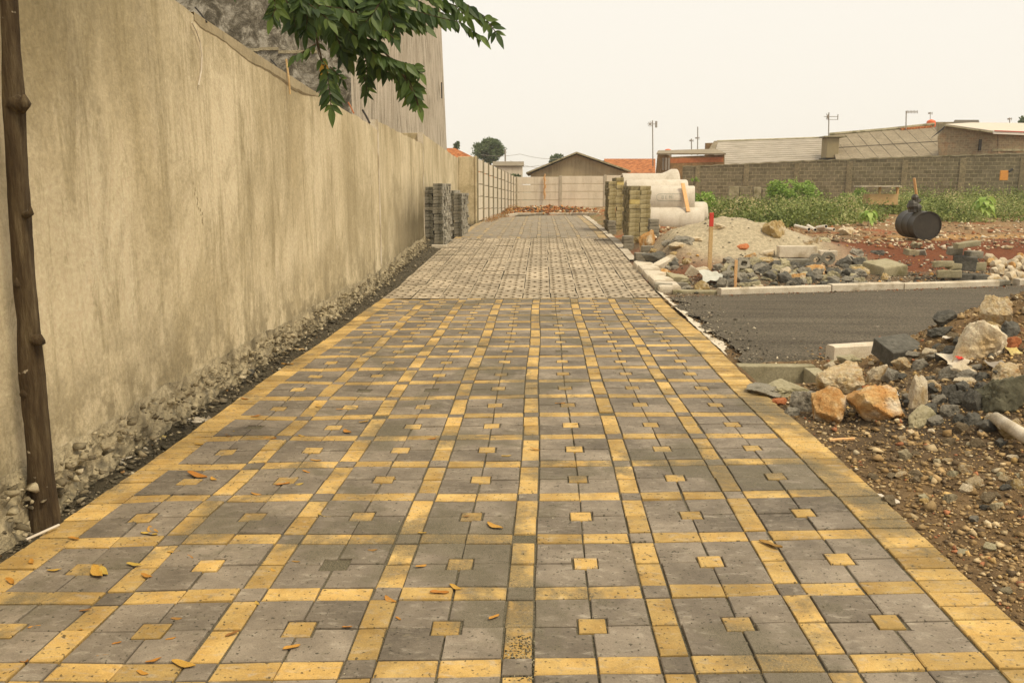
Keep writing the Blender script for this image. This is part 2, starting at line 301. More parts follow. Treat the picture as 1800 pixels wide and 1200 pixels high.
M['whitep'] = flat("white_board", (.58, .51, .41), .7); M['black'] = flat("black_rubber", (.02, .018, .015), .5)
n = NT("tarred_drum", .55, .5); v = n.obj(); c = n.ramp(n.noise(v, 3, 5, .65), [(.35, (.028, .024, .017)), (.62, (.05, .042, .028)), (.8, (.09, .05, .022))]); M['drum'] = n.out(c, n.noise(v, 14, 5), .4, .01)
M['ochrep'] = flat("ochre_paint", (.60, .26, .05), .6); M['trim'] = flat("white_trim", (.82, .78, .68), .5); M['redtrim'] = flat("red_trim", (.50, .10, .07), .5)
M['beige'] = speck("beige_tank_cover", (.33, .27, .15), (.38, .31, .18), 3); M['brownwall'] = speck("brown_shed_wall", (.20, .12, .05), (.33, .20, .09), 3, fine=9)
M['gable'] = plaster("gable_render", (.27, .215, .125), (.38, .31, .19), (.15, .12, .06), (.42, .35, .22))

# ---- objects
def mk(name, V, Fc, mat, parent=None, smooth=False, loc=None, rot=None, mi=None, fattr=None, cattr=None):
    me = bpy.data.meshes.new(name)
    me.from_pydata([tuple(map(float, v)) for v in V], [], [tuple(int(i) for i in f) for f in Fc]); me.validate(clean_customdata=False)
    for m in (mat if isinstance(mat, (list, tuple)) else [mat]): me.materials.append(M[m])
    if mi is not None: me.polygons.foreach_set("material_index", np.asarray(mi, np.int32))
    if smooth: me.polygons.foreach_set("use_smooth", [True]*len(me.polygons))
    if fattr is not None:
        a = me.attributes.new("rnd", 'FLOAT', 'FACE'); a.data.foreach_set("value", np.asarray(fattr, np.float32))
    if cattr is not None:
        k, arr = cattr; a = me.attributes.new(k, 'FLOAT_COLOR', 'POINT')
        a.data.foreach_set("color", np.asarray(np.c_[arr, np.ones(len(arr))], np.float32).ravel())
    me.update(); return link(name, me, parent, loc, rot)
def link(name, me, parent=None, loc=None, rot=None, sc=None):
    o = bpy.data.objects.new(name, me); COL.objects.link(o)
    if parent: o.parent = parent
    if loc is not None: o.location = [float(q) for q in loc]
    if rot is not None: o.rotation_euler = rot
    if sc is not None: o.scale = [float(q) for q in sc]
    return o
def tag(o, label=None, cat=None, group=None, kind=None):
    if kind: o['kind'] = kind
    if label: o['label'] = label
    if cat: o['category'] = cat
    if group: o['group'] = group
    return o
def emp(name, loc, label, cat, group=None, rz=0):
    o = bpy.data.objects.new(name, None); COL.objects.link(o); o.location = [float(q) for q in loc]; o.rotation_euler = (0, 0, rz); o.empty_display_size = .1
    return tag(o, label, cat, group)
class MB:
    def __init__(s): s.V = []; s.F = []
    def add(s, V, Fc): k = len(s.V); s.V += [tuple(v) for v in V]; s.F += [tuple(i+k for i in f) for f in Fc]; return s
    def box(s, x0, x1, y0, y1, z0, z1, T=None):
        V = [(x, y, z) for z in (z0, z1) for x, y in ((x0, y0), (x1, y0), (x1, y1), (x0, y1))]
        if T is not None: V = [tuple(T @ Vector(v)) for v in V]
        return s.add(V, [(3, 2, 1, 0), (4, 5, 6, 7), (0, 1, 5, 4), (1, 2, 6, 5), (2, 3, 7, 6), (3, 0, 4, 7)])
    def tube(s, pts, rad, k=8, cap=True):
        pts = [Vector([float(c) for c in p]) for p in pts]; n = len(pts); rr = rad if hasattr(rad, '__len__') else [rad]*n
        V = []; prev = None
        for i, p in enumerate(pts):
            t = (pts[min(i+1, n-1)]-pts[max(i-1, 0)]).normalized()
            u = prev if prev is not None else (Vector((1, 0, 0)) if abs(t.x) < .9 else Vector((0, 1, 0)))
            u = (u - t*u.dot(t)).normalized(); prev = u; w_ = t.cross(u)
            for j in range(k): a = 2*math.pi*j/k; V.append(tuple(p + (u*math.cos(a)+w_*math.sin(a))*rr[i]))
        Fc = [(i*k+j, i*k+(j+1) % k, (i+1)*k+(j+1) % k, (i+1)*k+j) for i in range(n-1) for j in range(k)]
        if cap: Fc += [tuple(range(k-1, -1, -1)), tuple((n-1)*k+j for j in range(k))]
        return s.add(V, Fc)
    def mk(s, name, mat, parent=None, **k): return mk(name, s.V, s.F, mat, parent, **k)
def bevel(o, wd=.008, seg=2):
    bm = bmesh.new(); bm.from_mesh(o.data); bmesh.ops.bevel(bm, geom=bm.edges[:], offset=wd, segments=seg, affect='EDGES', profile=.6); bm.to_mesh(o.data); bm.free(); return o
def rough_box(name, sx_, sy_, sz, mat, seed=0, amp=.012, cuts=3, bev=.012):
    bm = bmesh.new(); bmesh.ops.create_cube(bm, size=1)
    for v in bm.verts: v.co = Vector((v.co.x*sx_, v.co.y*sy_, (v.co.z+.5)*sz))
    bmesh.ops.bevel(bm, geom=bm.edges[:], offset=bev, segments=2, affect='EDGES', profile=.6)
    bmesh.ops.subdivide_edges(bm, edges=bm.edges[:], cuts=cuts, use_grid_fill=True)
    for v in bm.verts:
        q = v.co*7 + Vector((seed*3.1, seed, 0)); v.co += Vector((mn.noise(q), mn.noise(q+Vector((9, 0, 0))), mn.noise(q+Vector((0, 9, 0)))))*amp
    me = bpy.data.meshes.new(name); bm.to_mesh(me); bm.free(); me.materials.append(M[mat]); return me
_RM = {}
def rock_mesh(var, mat, fine=True):
    key = (var, mat, fine)
    if key in _RM: return _RM[key]
    if (var, fine) not in _RM:
        rs = random.Random(var*17+3); bm = bmesh.new(); bmesh.ops.create_icosphere(bm, subdivisions=5 if fine else 2, radius=1)
        pl = []
        for _ in range(17): pl.append((Vector((rs.gauss(0, 1), rs.gauss(0, 1), rs.gauss(0, 1))).normalized(), rs.uniform(.52, .95)))
        pl += [(Vector((0, 0, -1)), .6)]
        for v in bm.verts:
            d = v.co.normalized(); r_ = 1.25
            for n_, h_ in pl:
                k_ = d.dot(n_)
                if k_ > .05: r_ = min(r_, h_/k_)
            if fine: q = d*1.6+Vector((var*7., 0, 0)); r_ += .10*mn.noise(q)+.075*mn.noise(q*2.7)+.045*mn.noise(q*6)+.02*mn.noise(q*15)
            v.co = d*r_
        mi = Vector([min(v.co[i] for v in bm.verts) for i in range(3)]); ma = Vector([max(v.co[i] for v in bm.verts) for i in range(3)])
        for v in bm.verts: v.co = Vector([(v.co[i]-mi[i])/(ma[i]-mi[i])-.5 for i in range(3)])
        bmesh.ops.recalc_face_normals(bm, faces=bm.faces[:])
        me = bpy.data.meshes.new("rock"); bm.to_mesh(me); bm.free(); _RM[(var, fine)] = me
        if fine: me.polygons.foreach_set("use_smooth", [True]*len(me.polygons)); me.set_sharp_from_angle(angle=R(34))
    me = _RM[(var, fine)].copy(); me.materials.clear(); me.materials.append(M[mat]); _RM[key] = me; return me
def rock(px, pyb, wpx, hpx, mat, label, var=None, group=None, name="rock", cat="rock", rz=None, sink=.2, lift=0, dep=.85, fine=True, ry=0):
    p = G(px, pyb); s = F/depth(p); wd = wpx/s; ht = hpx/s*1.04
    var = random.randrange(12) if var is None else var
    x, y = p[0], p[1]+wd*dep*.42
    z0 = Hs(p[0], p[1]) + lift
    o = link(name, rock_mesh(var, mat, fine), None, (x, y, z0+ht*(.5-sink)), (0, ry, random.uniform(-.5, .5) if rz is None else rz), (wd, wd*dep, ht*(1+sink)))
    return tag(o, label, cat, group)
# ================================================================== SETTING
# ---- ground
xs = np.concatenate([-np.geomspace(900, 6, 26), np.arange(-5.8, -2.6, .2), np.arange(-2.6, -1.9, .03), np.arange(-1.9, 1.5, .3), np.arange(1.5, 5.4, .035), np.arange(5.4, 12, .09), np.geomspace(12, 900, 60)])
ys = np.concatenate([[-60, -20, -6, -2, 0, 1], 1.5*np.exp(np.arange(0, math.log(62/1.5), .0085)), np.geomspace(63, 1600, 20)])
X_, Y_ = np.meshgrid(xs, ys); Z_ = H(X_, Y_)
Z_ = np.where(np.abs(X_) > 40, .3, Z_)
def soilcol(x, y):
    n = fbm(x*1.3, y*1.3, 11); n2 = fbm(x*5, y*5, 13)
    c = np.zeros(x.shape+(3,)); c[:] = (.085, .070, .044)                                # verge: dark grit
    def put(m, col):
        nonlocal c; m = np.clip(m, 0, 1)[..., None]; c = c*(1-m)+np.array(col)*m
    R_ = x > XR
    put(R_*1., (.19, .12, .055)); put(R_*ss(.05, .35, n+.3*n2), (.32, .215, .105)); put(R_*ss(.35, .6, fbm(x*1.1+5, y*1.1, 19)), (.23, .12, .055)); put(R_*ss(7.4, 6.4, y)*ga(x, y, 2.4, 5.4, .9, .9), (.08, .06, .04))
    d = y-roadF(x); Fm = R_*ss(-.1, .2, d)
    put(Fm, (.17, .12, .07)); put(Fm*ss(1.3, 1.9, d+.4*n2)*ss(6.4, 5.6, d+.5*n), (.175, .058, .022))
    put(Fm*ss(5.0, 5.5, d+.5*n)*ss(7.6, 6.3, d)*ss(6.5, 8., x), (.40, .23, .085)); put(Fm*ss(6.2, 7.5, d), (.27, .17, .08))
    put(Fm*ss(9, 16, d)*ss(-.1, .2, n), (.20, .17, .07)); put(Fm*ss(.2, .45, n)*ss(6, 8, d), (.30, .11, .045))
    put(R_*np.clip(2.2*ga(x, y, 3.65, 15.9, 1.7, 1.9)-.25, 0, 1), (.46, .385, .255))
    put(R_*ga(x, y, 2.6, 13.3, .32, .45), (.24, .10, .045))
    put((y > 35)*ss(.0, .2, fbm(x*2, y*2, 17)), (.36, .14, .04)); put(ss(50, 70, y), (.12, .12, .06)); return c
Vt = np.c_[X_.ravel(), Y_.ravel(), Z_.ravel()]; nx, ny = len(xs), len(ys)
ii = (np.arange(ny-1)[:, None]*nx+np.arange(nx-1)[None]).ravel(); Fq = np.c_[ii, ii+1, ii+1+nx, ii+nx]
me = bpy.data.meshes.new("ground"); me.vertices.add(len(Vt)); me.vertices.foreach_set("co", Vt.ravel())
me.loops.add(Fq.size); me.loops.foreach_set("vertex_index", Fq.ravel().astype(np.int32)); me.polygons.add(len(Fq))
me.polygons.foreach_set("loop_start", np.arange(0, Fq.size, 4, dtype=np.int32)); me.update(calc_edges=True)
me.polygons.foreach_set("use_smooth", [True]*len(Fq)); a = me.attributes.new("soil", 'FLOAT_COLOR', 'POINT')
a.data.foreach_set("color", np.c_[soilcol(X_, Y_).reshape(-1, 3), np.ones(len(Vt))].astype(np.float32).ravel()); me.materials.append(M['soil'])
tag(link("ground", me), kind='structure')
# ---- asphalt road
rx = np.concatenate([np.arange(1.66, 3, .06), np.arange(3, 8, .25), np.arange(8, 60, 2)]); nyr = 40; V = []; Fc = []
for i, x in enumerate(rx):
    a0, a1 = roadN(x)-.1-.10*float(fbm(x*3, 1, 21)), roadF(x)-.02
    for j in range(nyr):
        t = j/(nyr-1); y = a0+(a1-a0)*t; xx = x
        if i < 6: xx = x + (.10+.12*float(vn(y*3, 2, 5))+.05*float(vn(y*11, 2, 6)))*(1-i/6.)
        z = .002 - (.04 if j == 0 else 0) + .006*float(fbm(xx*.8, y*.8, 8)) - .02*math.exp(-((y-a0)/.3)**2)
        V.append((xx, y, z))
for i in range(len(rx)-1):
    for j in range(nyr-1): k = i*nyr+j; Fc.append((k, k+nyr, k+nyr+1, k+1))
tag(mk("asphalt_road", V, Fc, 'asphalt', smooth=True), kind='structure')
# ---- paved path
PV, PF, PM, PA = [], [], [], []
def inset(poly, d):
    n = len(poly); out = []
    for i in range(n):
        a, b, c = np.array(poly[i-1]), np.array(poly[i]), np.array(poly[(i+1) % n]); e1 = (b-a)/np.linalg.norm(b-a); e2 = (c-b)/np.linalg.norm(c-b)
        out.append(b + (np.array([-e1[1], e1[0]])+np.array([-e2[1], e2[0]]))*d)
    return out
def paver(poly, mi, gap=.0035, ch=.003, sinkz=0.):
    cx = sum(p[0] for p in poly)/len(poly); cy = sum(p[1] for p in poly)/len(poly)
    if cy+.06*cx > float(np.interp(cx, [-2.2, -1.5, -.2, 2.1], [30, 32.6, 34.8, 35.2])): return
    rz = random.gauss(0, .006); dx, dy = random.gauss(0, .0012), random.gauss(0, .0012); z0 = random.gauss(0, .0016)-sinkz; ta, tb = random.gauss(0, .008), random.gauss(0, .008)
    gap = max(.001, gap+random.gauss(0, .0007)); rings = []
    for d, z in ((gap, -.03), (gap, -ch), (gap+ch, 0)):
        r_ = []
        for q in inset(poly, d):
            ux, uy = q[0]-cx, q[1]-cy; x = cx+ux-uy*rz+dx+random.gauss(0, .0009); y = cy+uy+ux*rz+dy+random.gauss(0, .0009); y += .06*x; x += .012*math.sin(y*1.7)*.6
            zz = float(zp(y)) + z + z0 + ta*ux + tb*uy + .006*math.sin(x*2.1+1)*math.sin(y*1.3) + (.009*math.exp(-((x+1.65)/.32)**2)*math.sin(y*5.3+x*3) if x < -1.0 else 0)
            r_.append((x, y, zz))
        rings.append(r_)
    k = len(PV); n = len(poly)
    for r_ in rings: PV.extend(r_)
    rv = random.random()
    for L in (0, 1):
        for i in range(n): j = (i+1) % n; PF.append((k+L*n+i, k+L*n+j, k+(L+1)*n+j, k+(L+1)*n+i)); PM.append(mi); PA.append(rv)
    PF.append(tuple(k+2*n+i for i in range(n))); PM.append(mi); PA.append(rv)
def rect(x0, x1, y0, y1): return [(x0, y0), (x1, y0), (x1, y1), (x0, y1)]
CELLS = [(-1.955, -1.58), (-1.48, -1.09), (-.99, -.60), (-.50, -.11), (-.01, .385), (.485, .885), (.985, 1.415)]
def pattern(y0, rows, faded=0.):
    for r_ in range(rows):
        ya = y0+.495*r_; yb = ya+.395; yc = ya+.495; ym = (ya+yb)/2
        for c, (xa, xb) in enumerate(CELLS):
            xm = (xa+xb)/2; q = .05; sk = .0
            paver([(xa, ya), (xm, ya), (xm, ym-q), (xm-q, ym-q), (xm-q, ym), (xa, ym)], 0); paver([(xm, ya), (xb, ya), (xb, ym), (xm+q, ym), (xm+q, ym-q), (xm, ym-q)], 0)
            paver([(xb, ym), (xb, yb), (xm, yb), (xm, ym+q), (xm+q, ym+q), (xm+q, ym)], 0); paver([(xm, yb), (xa, yb), (xa, ym), (xm-q, ym), (xm-q, ym+q), (xm, ym+q)], 0)
            u = random.random()
            if u > .05: paver(rect(xm-q, xm+q, ym-q, ym+q), 0 if random.random() < faded else 1, sinkz=.0)
            paver(rect(xa, xm, yb, yc), 0 if random.random() < faded*1.35 else 1); paver(rect(xm, xb, yb, yc), 0 if random.random() < faded*1.35 else 1)
            if c < 6:
                xd = CELLS[c+1][0]; f2 = faded*.75
                for (u0, u1) in ((ya, ym), (ym, yb)):
                    if not (c == 3 and r_ == 1 and u0 == ya and faded == 0): paver(rect(xb, xd, u0, u1), 0 if random.random() < f2 else 1, gap=.0045)
                if random.random() > .06: paver(rect(xb, xd, yb, yc), 0, gap=.0045)
    yy = y0
    while yy < y0+rows*.495-.05:
        h_ = .099
        for (xa, xb) in ((XL, XLI), (XRI, XR)): paver(rect(xa, xb, yy, yy+h_), 1, gap=.0038)
        yy += h_
Y0 = 2.47-.495*3-.395; pattern(Y0-.1, 22)
YG0 = Y0-.1+22*.495+.015; YG1 = 20.9
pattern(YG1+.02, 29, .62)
bw, bd_ = .375, .50; by = YG0; 
while by < YG1-.05:
    for bi in range(10):
        bx = XL+.0 + bi*bw; rv = random.random(); zj = random.gauss(0, .0022); ta = random.gauss(0, .007); ox = random.gauss(0, .004); g_ = .005
        cw, cd = (bw-2*g_)/4, (bd_-.006)/2
        for i in range(4):
            for j in range(-1, 2):
                lo = by+.003+j*cd+(cd/2 if i % 2 else 0); hi = lo+cd; lo2, hi2 = max(lo, by+.003), min(hi, by+bd_-.003)
                if hi2-lo2 < .01: continue
                xa = bx+g_+i*cw+ox; xb = xa+cw; half = (hi2-lo2) < cd*.9; cx, cy = (xa+xb)/2, (lo2+hi2)/2
                rx_, ry_ = cw*.41, (hi2-lo2)*(.29 if not half else 0)
                out = [(xa, lo2), (cx, lo2), (xb, lo2), (xb, hi2), (cx, hi2), (xa, hi2)]
                inn = [(cx-rx_*.55, cy-ry_), (cx, cy-ry_*1.15), (cx+rx_*.55, cy-ry_), (cx+rx_*.55, cy+ry_), (cx, cy+ry_*1.15), (cx-rx_*.55, cy+ry_)]
                inn[0] = (cx-rx_*.93, cy-ry_*.35); inn[2] = (cx+rx_*.93, cy-ry_*.35); inn[3] = (cx+rx_*.93, cy+ry_*.35); inn[5] = (cx-rx_*.93, cy+ry_*.35)
                def P3(q, z): y = q[1]+.06*q[0]; return (q[0], y, float(zp(y))+z+zj+ta*(q[1]-by-.25))
                k = len(PV); PV.extend([P3(q, 0) for q in out]); mi_ = 2
                if half: PF.append(tuple(k+t for t in range(6))); PM.append(mi_); PA.append(rv)
                else:
                    PV.extend([P3(q, 0) for q in inn]); PV.extend([P3(q, -.05) for q in inn])
                    for t in range(6):
                        u = (t+1) % 6; PF.append((k+t, k+u, k+6+u, k+6+t)); PF.append((k+6+t, k+6+u, k+12+u, k+12+t)); PM.extend([mi_]*2); PA.extend([rv]*2)
    by += bd_
for ya, yb, zo in ((.3, YG0, -.0095), (YG0, YG1, -.024), (YG1, 35.2, -.014)):
    NX_ = 9 if ya > 1 else 31; yy = np.arange(ya, yb+.001, (yb-ya)/max(4, int((yb-ya)/(.4 if ya > 1 else .1))))
    k = len(PV)
    for y in yy:
        for x in np.linspace(XL+.01, XR-.01, NX_):
            y2 = min(y, float(np.interp(x, [-2.2, -1.5, -.2, 2.1], [30, 32.6, 34.8, 35.2]))); y3 = y2+.06*x
            PV.append((x, y3, float(zp(y3))+zo+.006*math.sin(x*2.1+1)*math.sin(y3*1.3)+(.009*math.exp(-((x+1.65)/.32)**2)*math.sin(y3*5.3+x*3) if x < -1.0 else 0)))
    for i in range(len(yy)-1):
        for j in range(NX_-1): a_ = k+i*NX_+j; PF.append((a_, a_+1, a_+NX_+1, a_+NX_)); PM.append(3); PA.append(.5)
tag(mk("paved_path", PV, PF, ['pg', 'py', 'gb', 'joint'], mi=PM, fattr=PA), kind='structure')
# grit heaps lying on the path
# ---- plaster wall on the left, with its rough footing
def walltop(y): return float(np.interp(y, [1, 3.4, 5.55, 7.2, 9, 10.6, 12.92, 12.95, 18.4, 18.43, 25.9, 27.6], [2.68, 2.65, 2.61, 2.52, 2.435, 2.40, 2.31, 2.43, 2.37, 2.59, 2.41, 2.40]))
WY = sorted(set([float(v) for v in np.arange(1, 27.6, .25)]+[12.92, 12.95, 18.4, 18.43, 27.6]))
V, Fc = [], []
for y in WY:
    zt = walltop(y)+.012*float(vn(y*4, 0, 3)); x0 = wx(y)
    V += [(x0, y, -.2), (x0+.008*float(vn(y*1.3, 0, 4)), y, zt), (x0-.15, y, zt-.012), (x0-.15, y, -.2)]
for i in range(len(WY)-1):
    k = i*4; Fc += [(k, k+4, k+5, k+1), (k+1, k+5, k+6, k+2), (k+2, k+6, k+7, k+3)]
Fc += [(0, 1, 2, 3), tuple(len(V)-1-i for i in range(4))]
wall = tag(mk("plaster_wall", V, Fc, 'plaster'), "long tall beige rendered wall with vertical streaks running along the left of the path", "wall")
fy = np.arange(1.5, 27.5, .028); prof = np.linspace(0, 1, 12); V, Fc = [], []
for y in fy:
    ht = .24 + .05*float(fbm(y*1.6, 0, 31)) + float(zp(y))*1.0
    for t in prof:
        z = ht*(1-t)-.06*t; base = .006 + (.02+.05*float(ss(5.0, 3.0, y)))*t**.8
        d = base + (.035*float(fbm(y*4, t*2.6+2, 33))+.028*float(fbm(y*16, t*7, 35))+.012*float(fbm(y*40, t*16, 36)))*min(1, t*4+.15)
        V.append((wx(y)+max(d, .004 if t > .05 else -.02), y+.02*float(vn(y*20, t*9, 2)), z+.012*float(vn(y*11, t*7, 7))))
for i in range(len(fy)-1):
    for j in range(11): k = i*12+j; Fc.append((k+12, k, k+1, k+13))
mk("footing", V, Fc, 'raw', parent=wall)
# dry joint strips
m = MB()
for (y0, w_) in ((12.93, .03), (18.41, .03)): m.box(wx(y0)-.1, wx(y0)+.012, y0-.05, y0+.01, .3, walltop(y0+.05)+.02)
m.mk("edge_strip", 'kerb', wall)
m = MB().box(wx(18.45)-.55, wx(18.45)+.004, 18.42, 18.62, 0, 2.60); bevel(m.mk("pier", 'plaster', wall), .01, 1)
V, Fc = [], []; yy = np.arange(5.9, 9.4, .05)
for y in yy:
    zt = walltop(y); hb = .085+.03*float(fbm(y*3, 0, 61))-.05*ss(8.6, 9.4, y)-.04*ss(6.4, 5.9, y); V += [(wx(y)+.0, y, zt-hb), (wx(y)+.010, y, zt-hb+.02), (wx(y)+.010, y, zt+.016), (wx(y)-.13, y, zt+.016)]
for i in range(len(yy)-1):
    for j in range(3): k = i*4+j; Fc.append((k, k+4, k+5, k+1))
mk("bare_top_band", V, Fc, 'gable', parent=wall)
m = MB(); r6 = random.Random(2)
for i in range(26):
    t = i/25; zz = 1.52-.30*t; yy = 5.70+.14*t+.016*r6.gauss(0, 1); h6 = r6.uniform(.008, .03); m.box(wx(yy)-.01, wx(yy)+.0025+.001*(i % 3), yy, yy+r6.uniform(.004, .016), zz-h6, zz)
m.mk("crack", 'gable', wall)
# return pier and precast fence
m = MB(); m.box(-2.66, -2.085, 27.64, 27.84, 0, 2.44).box(-2.12, -2.07, 27.60, 27.86, 0, 2.46)
pier = tag(m.mk("end_pier", 'plaster'), "short beige rendered return wall with damp stain where the long wall ends", "wall")
bevel(pier, .01, 1)
def fence(P0, P1, n, zt0, zt1, zb, label, rows=5, postw=.14, pm='post', skip0=False):
    a, b = np.array(P0), np.array(P1); L = np.linalg.norm(b-a); ang = math.atan2(b[1]-a[1], b[0]-a[0])
    root = emp("precast_fence", (a[0], a[1], 0), label, "fence", rz=ang)
    for i in range(n):
        x0, x1 = L*i/n, L*(i+1)/n; zt = zt0+(zt1-zt0)*(i+.5)/n; m = MB()
        for r_ in range(rows):
            zb_ = zt-.40*(r_+1); m.box(x0+.03, x1-.03, -.025, .025, zb_+.014, zb_+.386)
        bevel(m.mk("fence_panel", 'panel', root), .008, 1)
    for i in range(0 if not skip0 else 1, n+1):
        x0 = L*i/n; zt = zt0+(zt1-zt0)*i/n+.03; m = MB().box(x0-postw/2, x0+postw/2, -.06, .06, -.1, zt); bevel(m.mk("fence_post", pm, root), .012, 1)
    return root
fence((-2.09, 27.8), (-1.36, 45), 10, 2.40, 2.02, .3, "precast concrete panel fence with dark posts receding down the left side", 5, .20, 'postd')
fence((-1.32, 45.1), (5.6, 45.1), 3, 2.02, 2.14, .3, "pale precast concrete panel fence closing the far end of the path", 5, .16)
m = MB(); p = atY(957, 340, 44.85)
for i in range(7):
    zz = .9+.18*i; m.tube([(.02*math.sin(i*3)+p[0], 44.95, zz), (.03*math.cos(i*2)+p[0], 44.93, zz+.2)], .045+.02*(i % 2), 5)
tag(m.mk("broken_post", 'woodo'), "rusty broken post leaning on the far panel fence", "post")
# ---- tall building behind the wall
def bldT(z): return -.020*z
b = emp("tall_building", (-3.3, 15.2, 0), "tall windowless bare concrete building rising behind the beige wall", "building")
zt = 9.
mk("side_wall", [(0, 0, 0), (.02, 15.8, 0), (.02-.30, 15.8, zt), (0, 0, zt)], [(0, 1, 2, 3)], 'face2', b)
mk("front_wall", [(-14, 0, 0), (0, 0, 0), (0, 0, zt), (-14, 0, zt)], [(0, 1, 2, 3)], 'face1', b)
mk("back_wall", [(.02, 15.8, 0), (-14, 15.8, 0), (-14, 15.8, zt), (-.28, 15.8, zt), (-14, 0, 0), (-14, 0, zt)], [(0, 1, 2, 3), (1, 4, 5, 2)], 'face2', b)
mk("roof", [(0, 0, zt), (-.3, 15.8, zt), (-14, 15.8, zt), (-14, 0, zt)], [(0, 1, 2, 3)], 'fibre', b)
m = MB(); 
for i in range(14):
    x0 = -5.2+i*.33; zl = 3.45+.30*math.sin(i*.16)+.02*(i % 3); m.box(x0, x0+.33, -.02-.004*(i % 2), .0, zl, zl+.05)
m.mk("ledge", 'raw', b)
m = MB().box(.0, .03, 13.6, 13.72, 4.35, 4.85); m.mk("vent_slot", 'hole', b)
# rods and sticks on the wall top
for (px0, py0, px1, py1, Y, mt, lb, nm, rr) in ((343, 13, 364, 40, 5.95, 'hole', "short dark rod sticking up from the wall top nearest the camera", "iron_rod", .006), (476, 105, 487, 118, 7.6, 'hole', "short dark rod poking over the wall top beside the wooden stick", "iron_rod", .007),
     (503, 104, 510, 166, 7.9, 'wood', "thin upright wooden stick fixed against the top of the beige wall", "wooden_stick", .009), (612, 180, 622, 200, 11.1, 'brick', "short reddish rod leaning behind the wall top", "iron_rod", .009), (637, 193, 650, 217, 12.3, 'hole', "bent black rod on the wall top next to the tile edge", "iron_rod", .014)):
    a = atY(px0, py0, Y); c = atY(px1, py1, Y)
    xx = wx(Y)+(.012 if mt == 'wood' else -.06); k = a[0]/xx
    a = atY(px0, py0, Y/k); c = atY(px1, py1, Y/k); tag(MB().tube([a, (a*.5+c*.5)+np.array([.004, 0, 0]), c], rr, 6).mk(nm, mt), lb, "rod" if nm == "iron_rod" else "stick")
pts = []
for (px, py) in ((337, 40), (345, 55), (352, 75), (355, 100), (354, 125), (349, 150)):
    d = ray(px, py); t = (wx(5.3)+.012)/d[0]; p = O3+d*t; pts.append(p)
tag(MB().tube(pts, .0045, 6).mk("loose_wire", 'whitep'), "pale curved wire hanging down the upper face of the beige wall", "wire")
# ---- right hand block wall
WA, WB_ = np.array([8.3, 51.5]), np.array([27., 44.5])
def wallx(px, frac=None): pass
L = float(np.linalg.norm(WB_-WA)); ang = math.atan2(WB_[1]-WA[1], WB_[0]-WA[0])
root = emp("block_wall", (WA[0], WA[1], 0), "long mossy grey block wall behind the weeds on the right", "wall", rz=ang)
V, Fc = [], []; N = 60
for i in range(N+1):
    x = L*i/N; wp = WA+(WB_-WA)*i/N; px = 900+F*((np.array([wp[0], wp[1], 0])-O3) @ RT)/depth((wp[0], wp[1], 1.5)); 
    py_t = float(np.interp(px, [1150, 1255, 1400, 1640, 1800, 2200], [296, 292, 285, 276, 271, 262])); p = atY(px, py_t, wp[1]); zt = p[2]+.02*math.sin(i*2.3)
    V += [(x, -.08, 0), (x, -.08, zt), (x, .08, zt), (x, .08, 0)]
for i in range(N): k = i*4; Fc += [(k, k+4, k+5, k+1), (k+1, k+5, k+6, k+2), (k+2, k+6, k+7, k+3)]
Fc += [(0, 1, 2, 3)]; mk("masonry", V, Fc, 'block', root)
for i in range(8):
    x = .9+i*2.75; wp = WA+(WB_-WA)*x/L; bevel(MB().box(x-.14, x+.14, -.13, -.06, 0, 2.75+.028*i*1.6).mk("pillar", 'pil', root), .01, 1)
mk("cap", [(v[0], v[1]*1.35, v[2]+z) for v in V[1::4] for z in (0,)]+[(v[0], .11, v[2]+.0) for v in V[2::4]]+[(v[0], -.11, v[2]+.07) for v in V[1::4]]+[(v[0], .11, v[2]+.07) for v in V[2::4]],
   [(i, i+1, 2*(N+1)+i+1, 2*(N+1)+i) for i in range(N)]+[(2*(N+1)+i, 2*(N+1)+i+1, 3*(N+1)+i+1, 3*(N+1)+i) for i in range(N)]+[((N+1)+i, (N+1)+i+1, 3*(N+1)+i+1, 3*(N+1)+i) for i in range(N)], 'slab', root)
# ---- houses beyond
def quad(name, P, mat, parent, th=.05, base=(0, 0, 0)):
    b_ = np.array(base); P = [np.array(q)-b_ for q in P]; n_ = np.cross(P[1]-P[0], P[-1]-P[0]); n_ = n_/np.linalg.norm(n_)*th; k = len(P)
    V = P+[q+n_ for q in P]; Fc = [tuple(range(k)), tuple(range(2*k-1, k-1, -1))]+[(i, k+i, k+(i+1) % k, (i+1) % k) for i in range(k)]
    return mk(name, V, Fc, mat, parent)
# gable house behind far fence
D0 = 50.; a = atY(908, 330, D0); bq = atY(1112, 330, D0); ap = atY(1013, 270, D0); el = atY(925, 306, D0); er = atY(1108, 303, D0)
h = emp("gable_house", (ap[0], D0, 0), "low house with dark mossy gable end behind the far panel fence", "house"); B = (ap[0], D0, 0)
def loc(p): return (p[0]-B[0], p[1]-B[1], p[2]-B[2])
A0, A1, A2 = loc(el), loc(ap), loc(er)
mk("gable_wall", [(A0[0]+.25, 0, 0), (A2[0]-.25, 0, 0), (A2[0]-.25, 0, A2[2]), (A1[0], 0, A1[2]-.05), (A0[0]+.25, 0, A0[2]), (A0[0]+.25, 9, 0), (A2[0]-.25, 9, 0), (A2[0]-.25, 9, A2[2]), (A1[0], 9, A1[2]-.05), (A0[0]+.25, 9, A0[2])],
   [(0, 1, 2, 3, 4), (9, 8, 7, 6, 5), (1, 6, 7, 2), (5, 0, 4, 9)], 'gable', h)
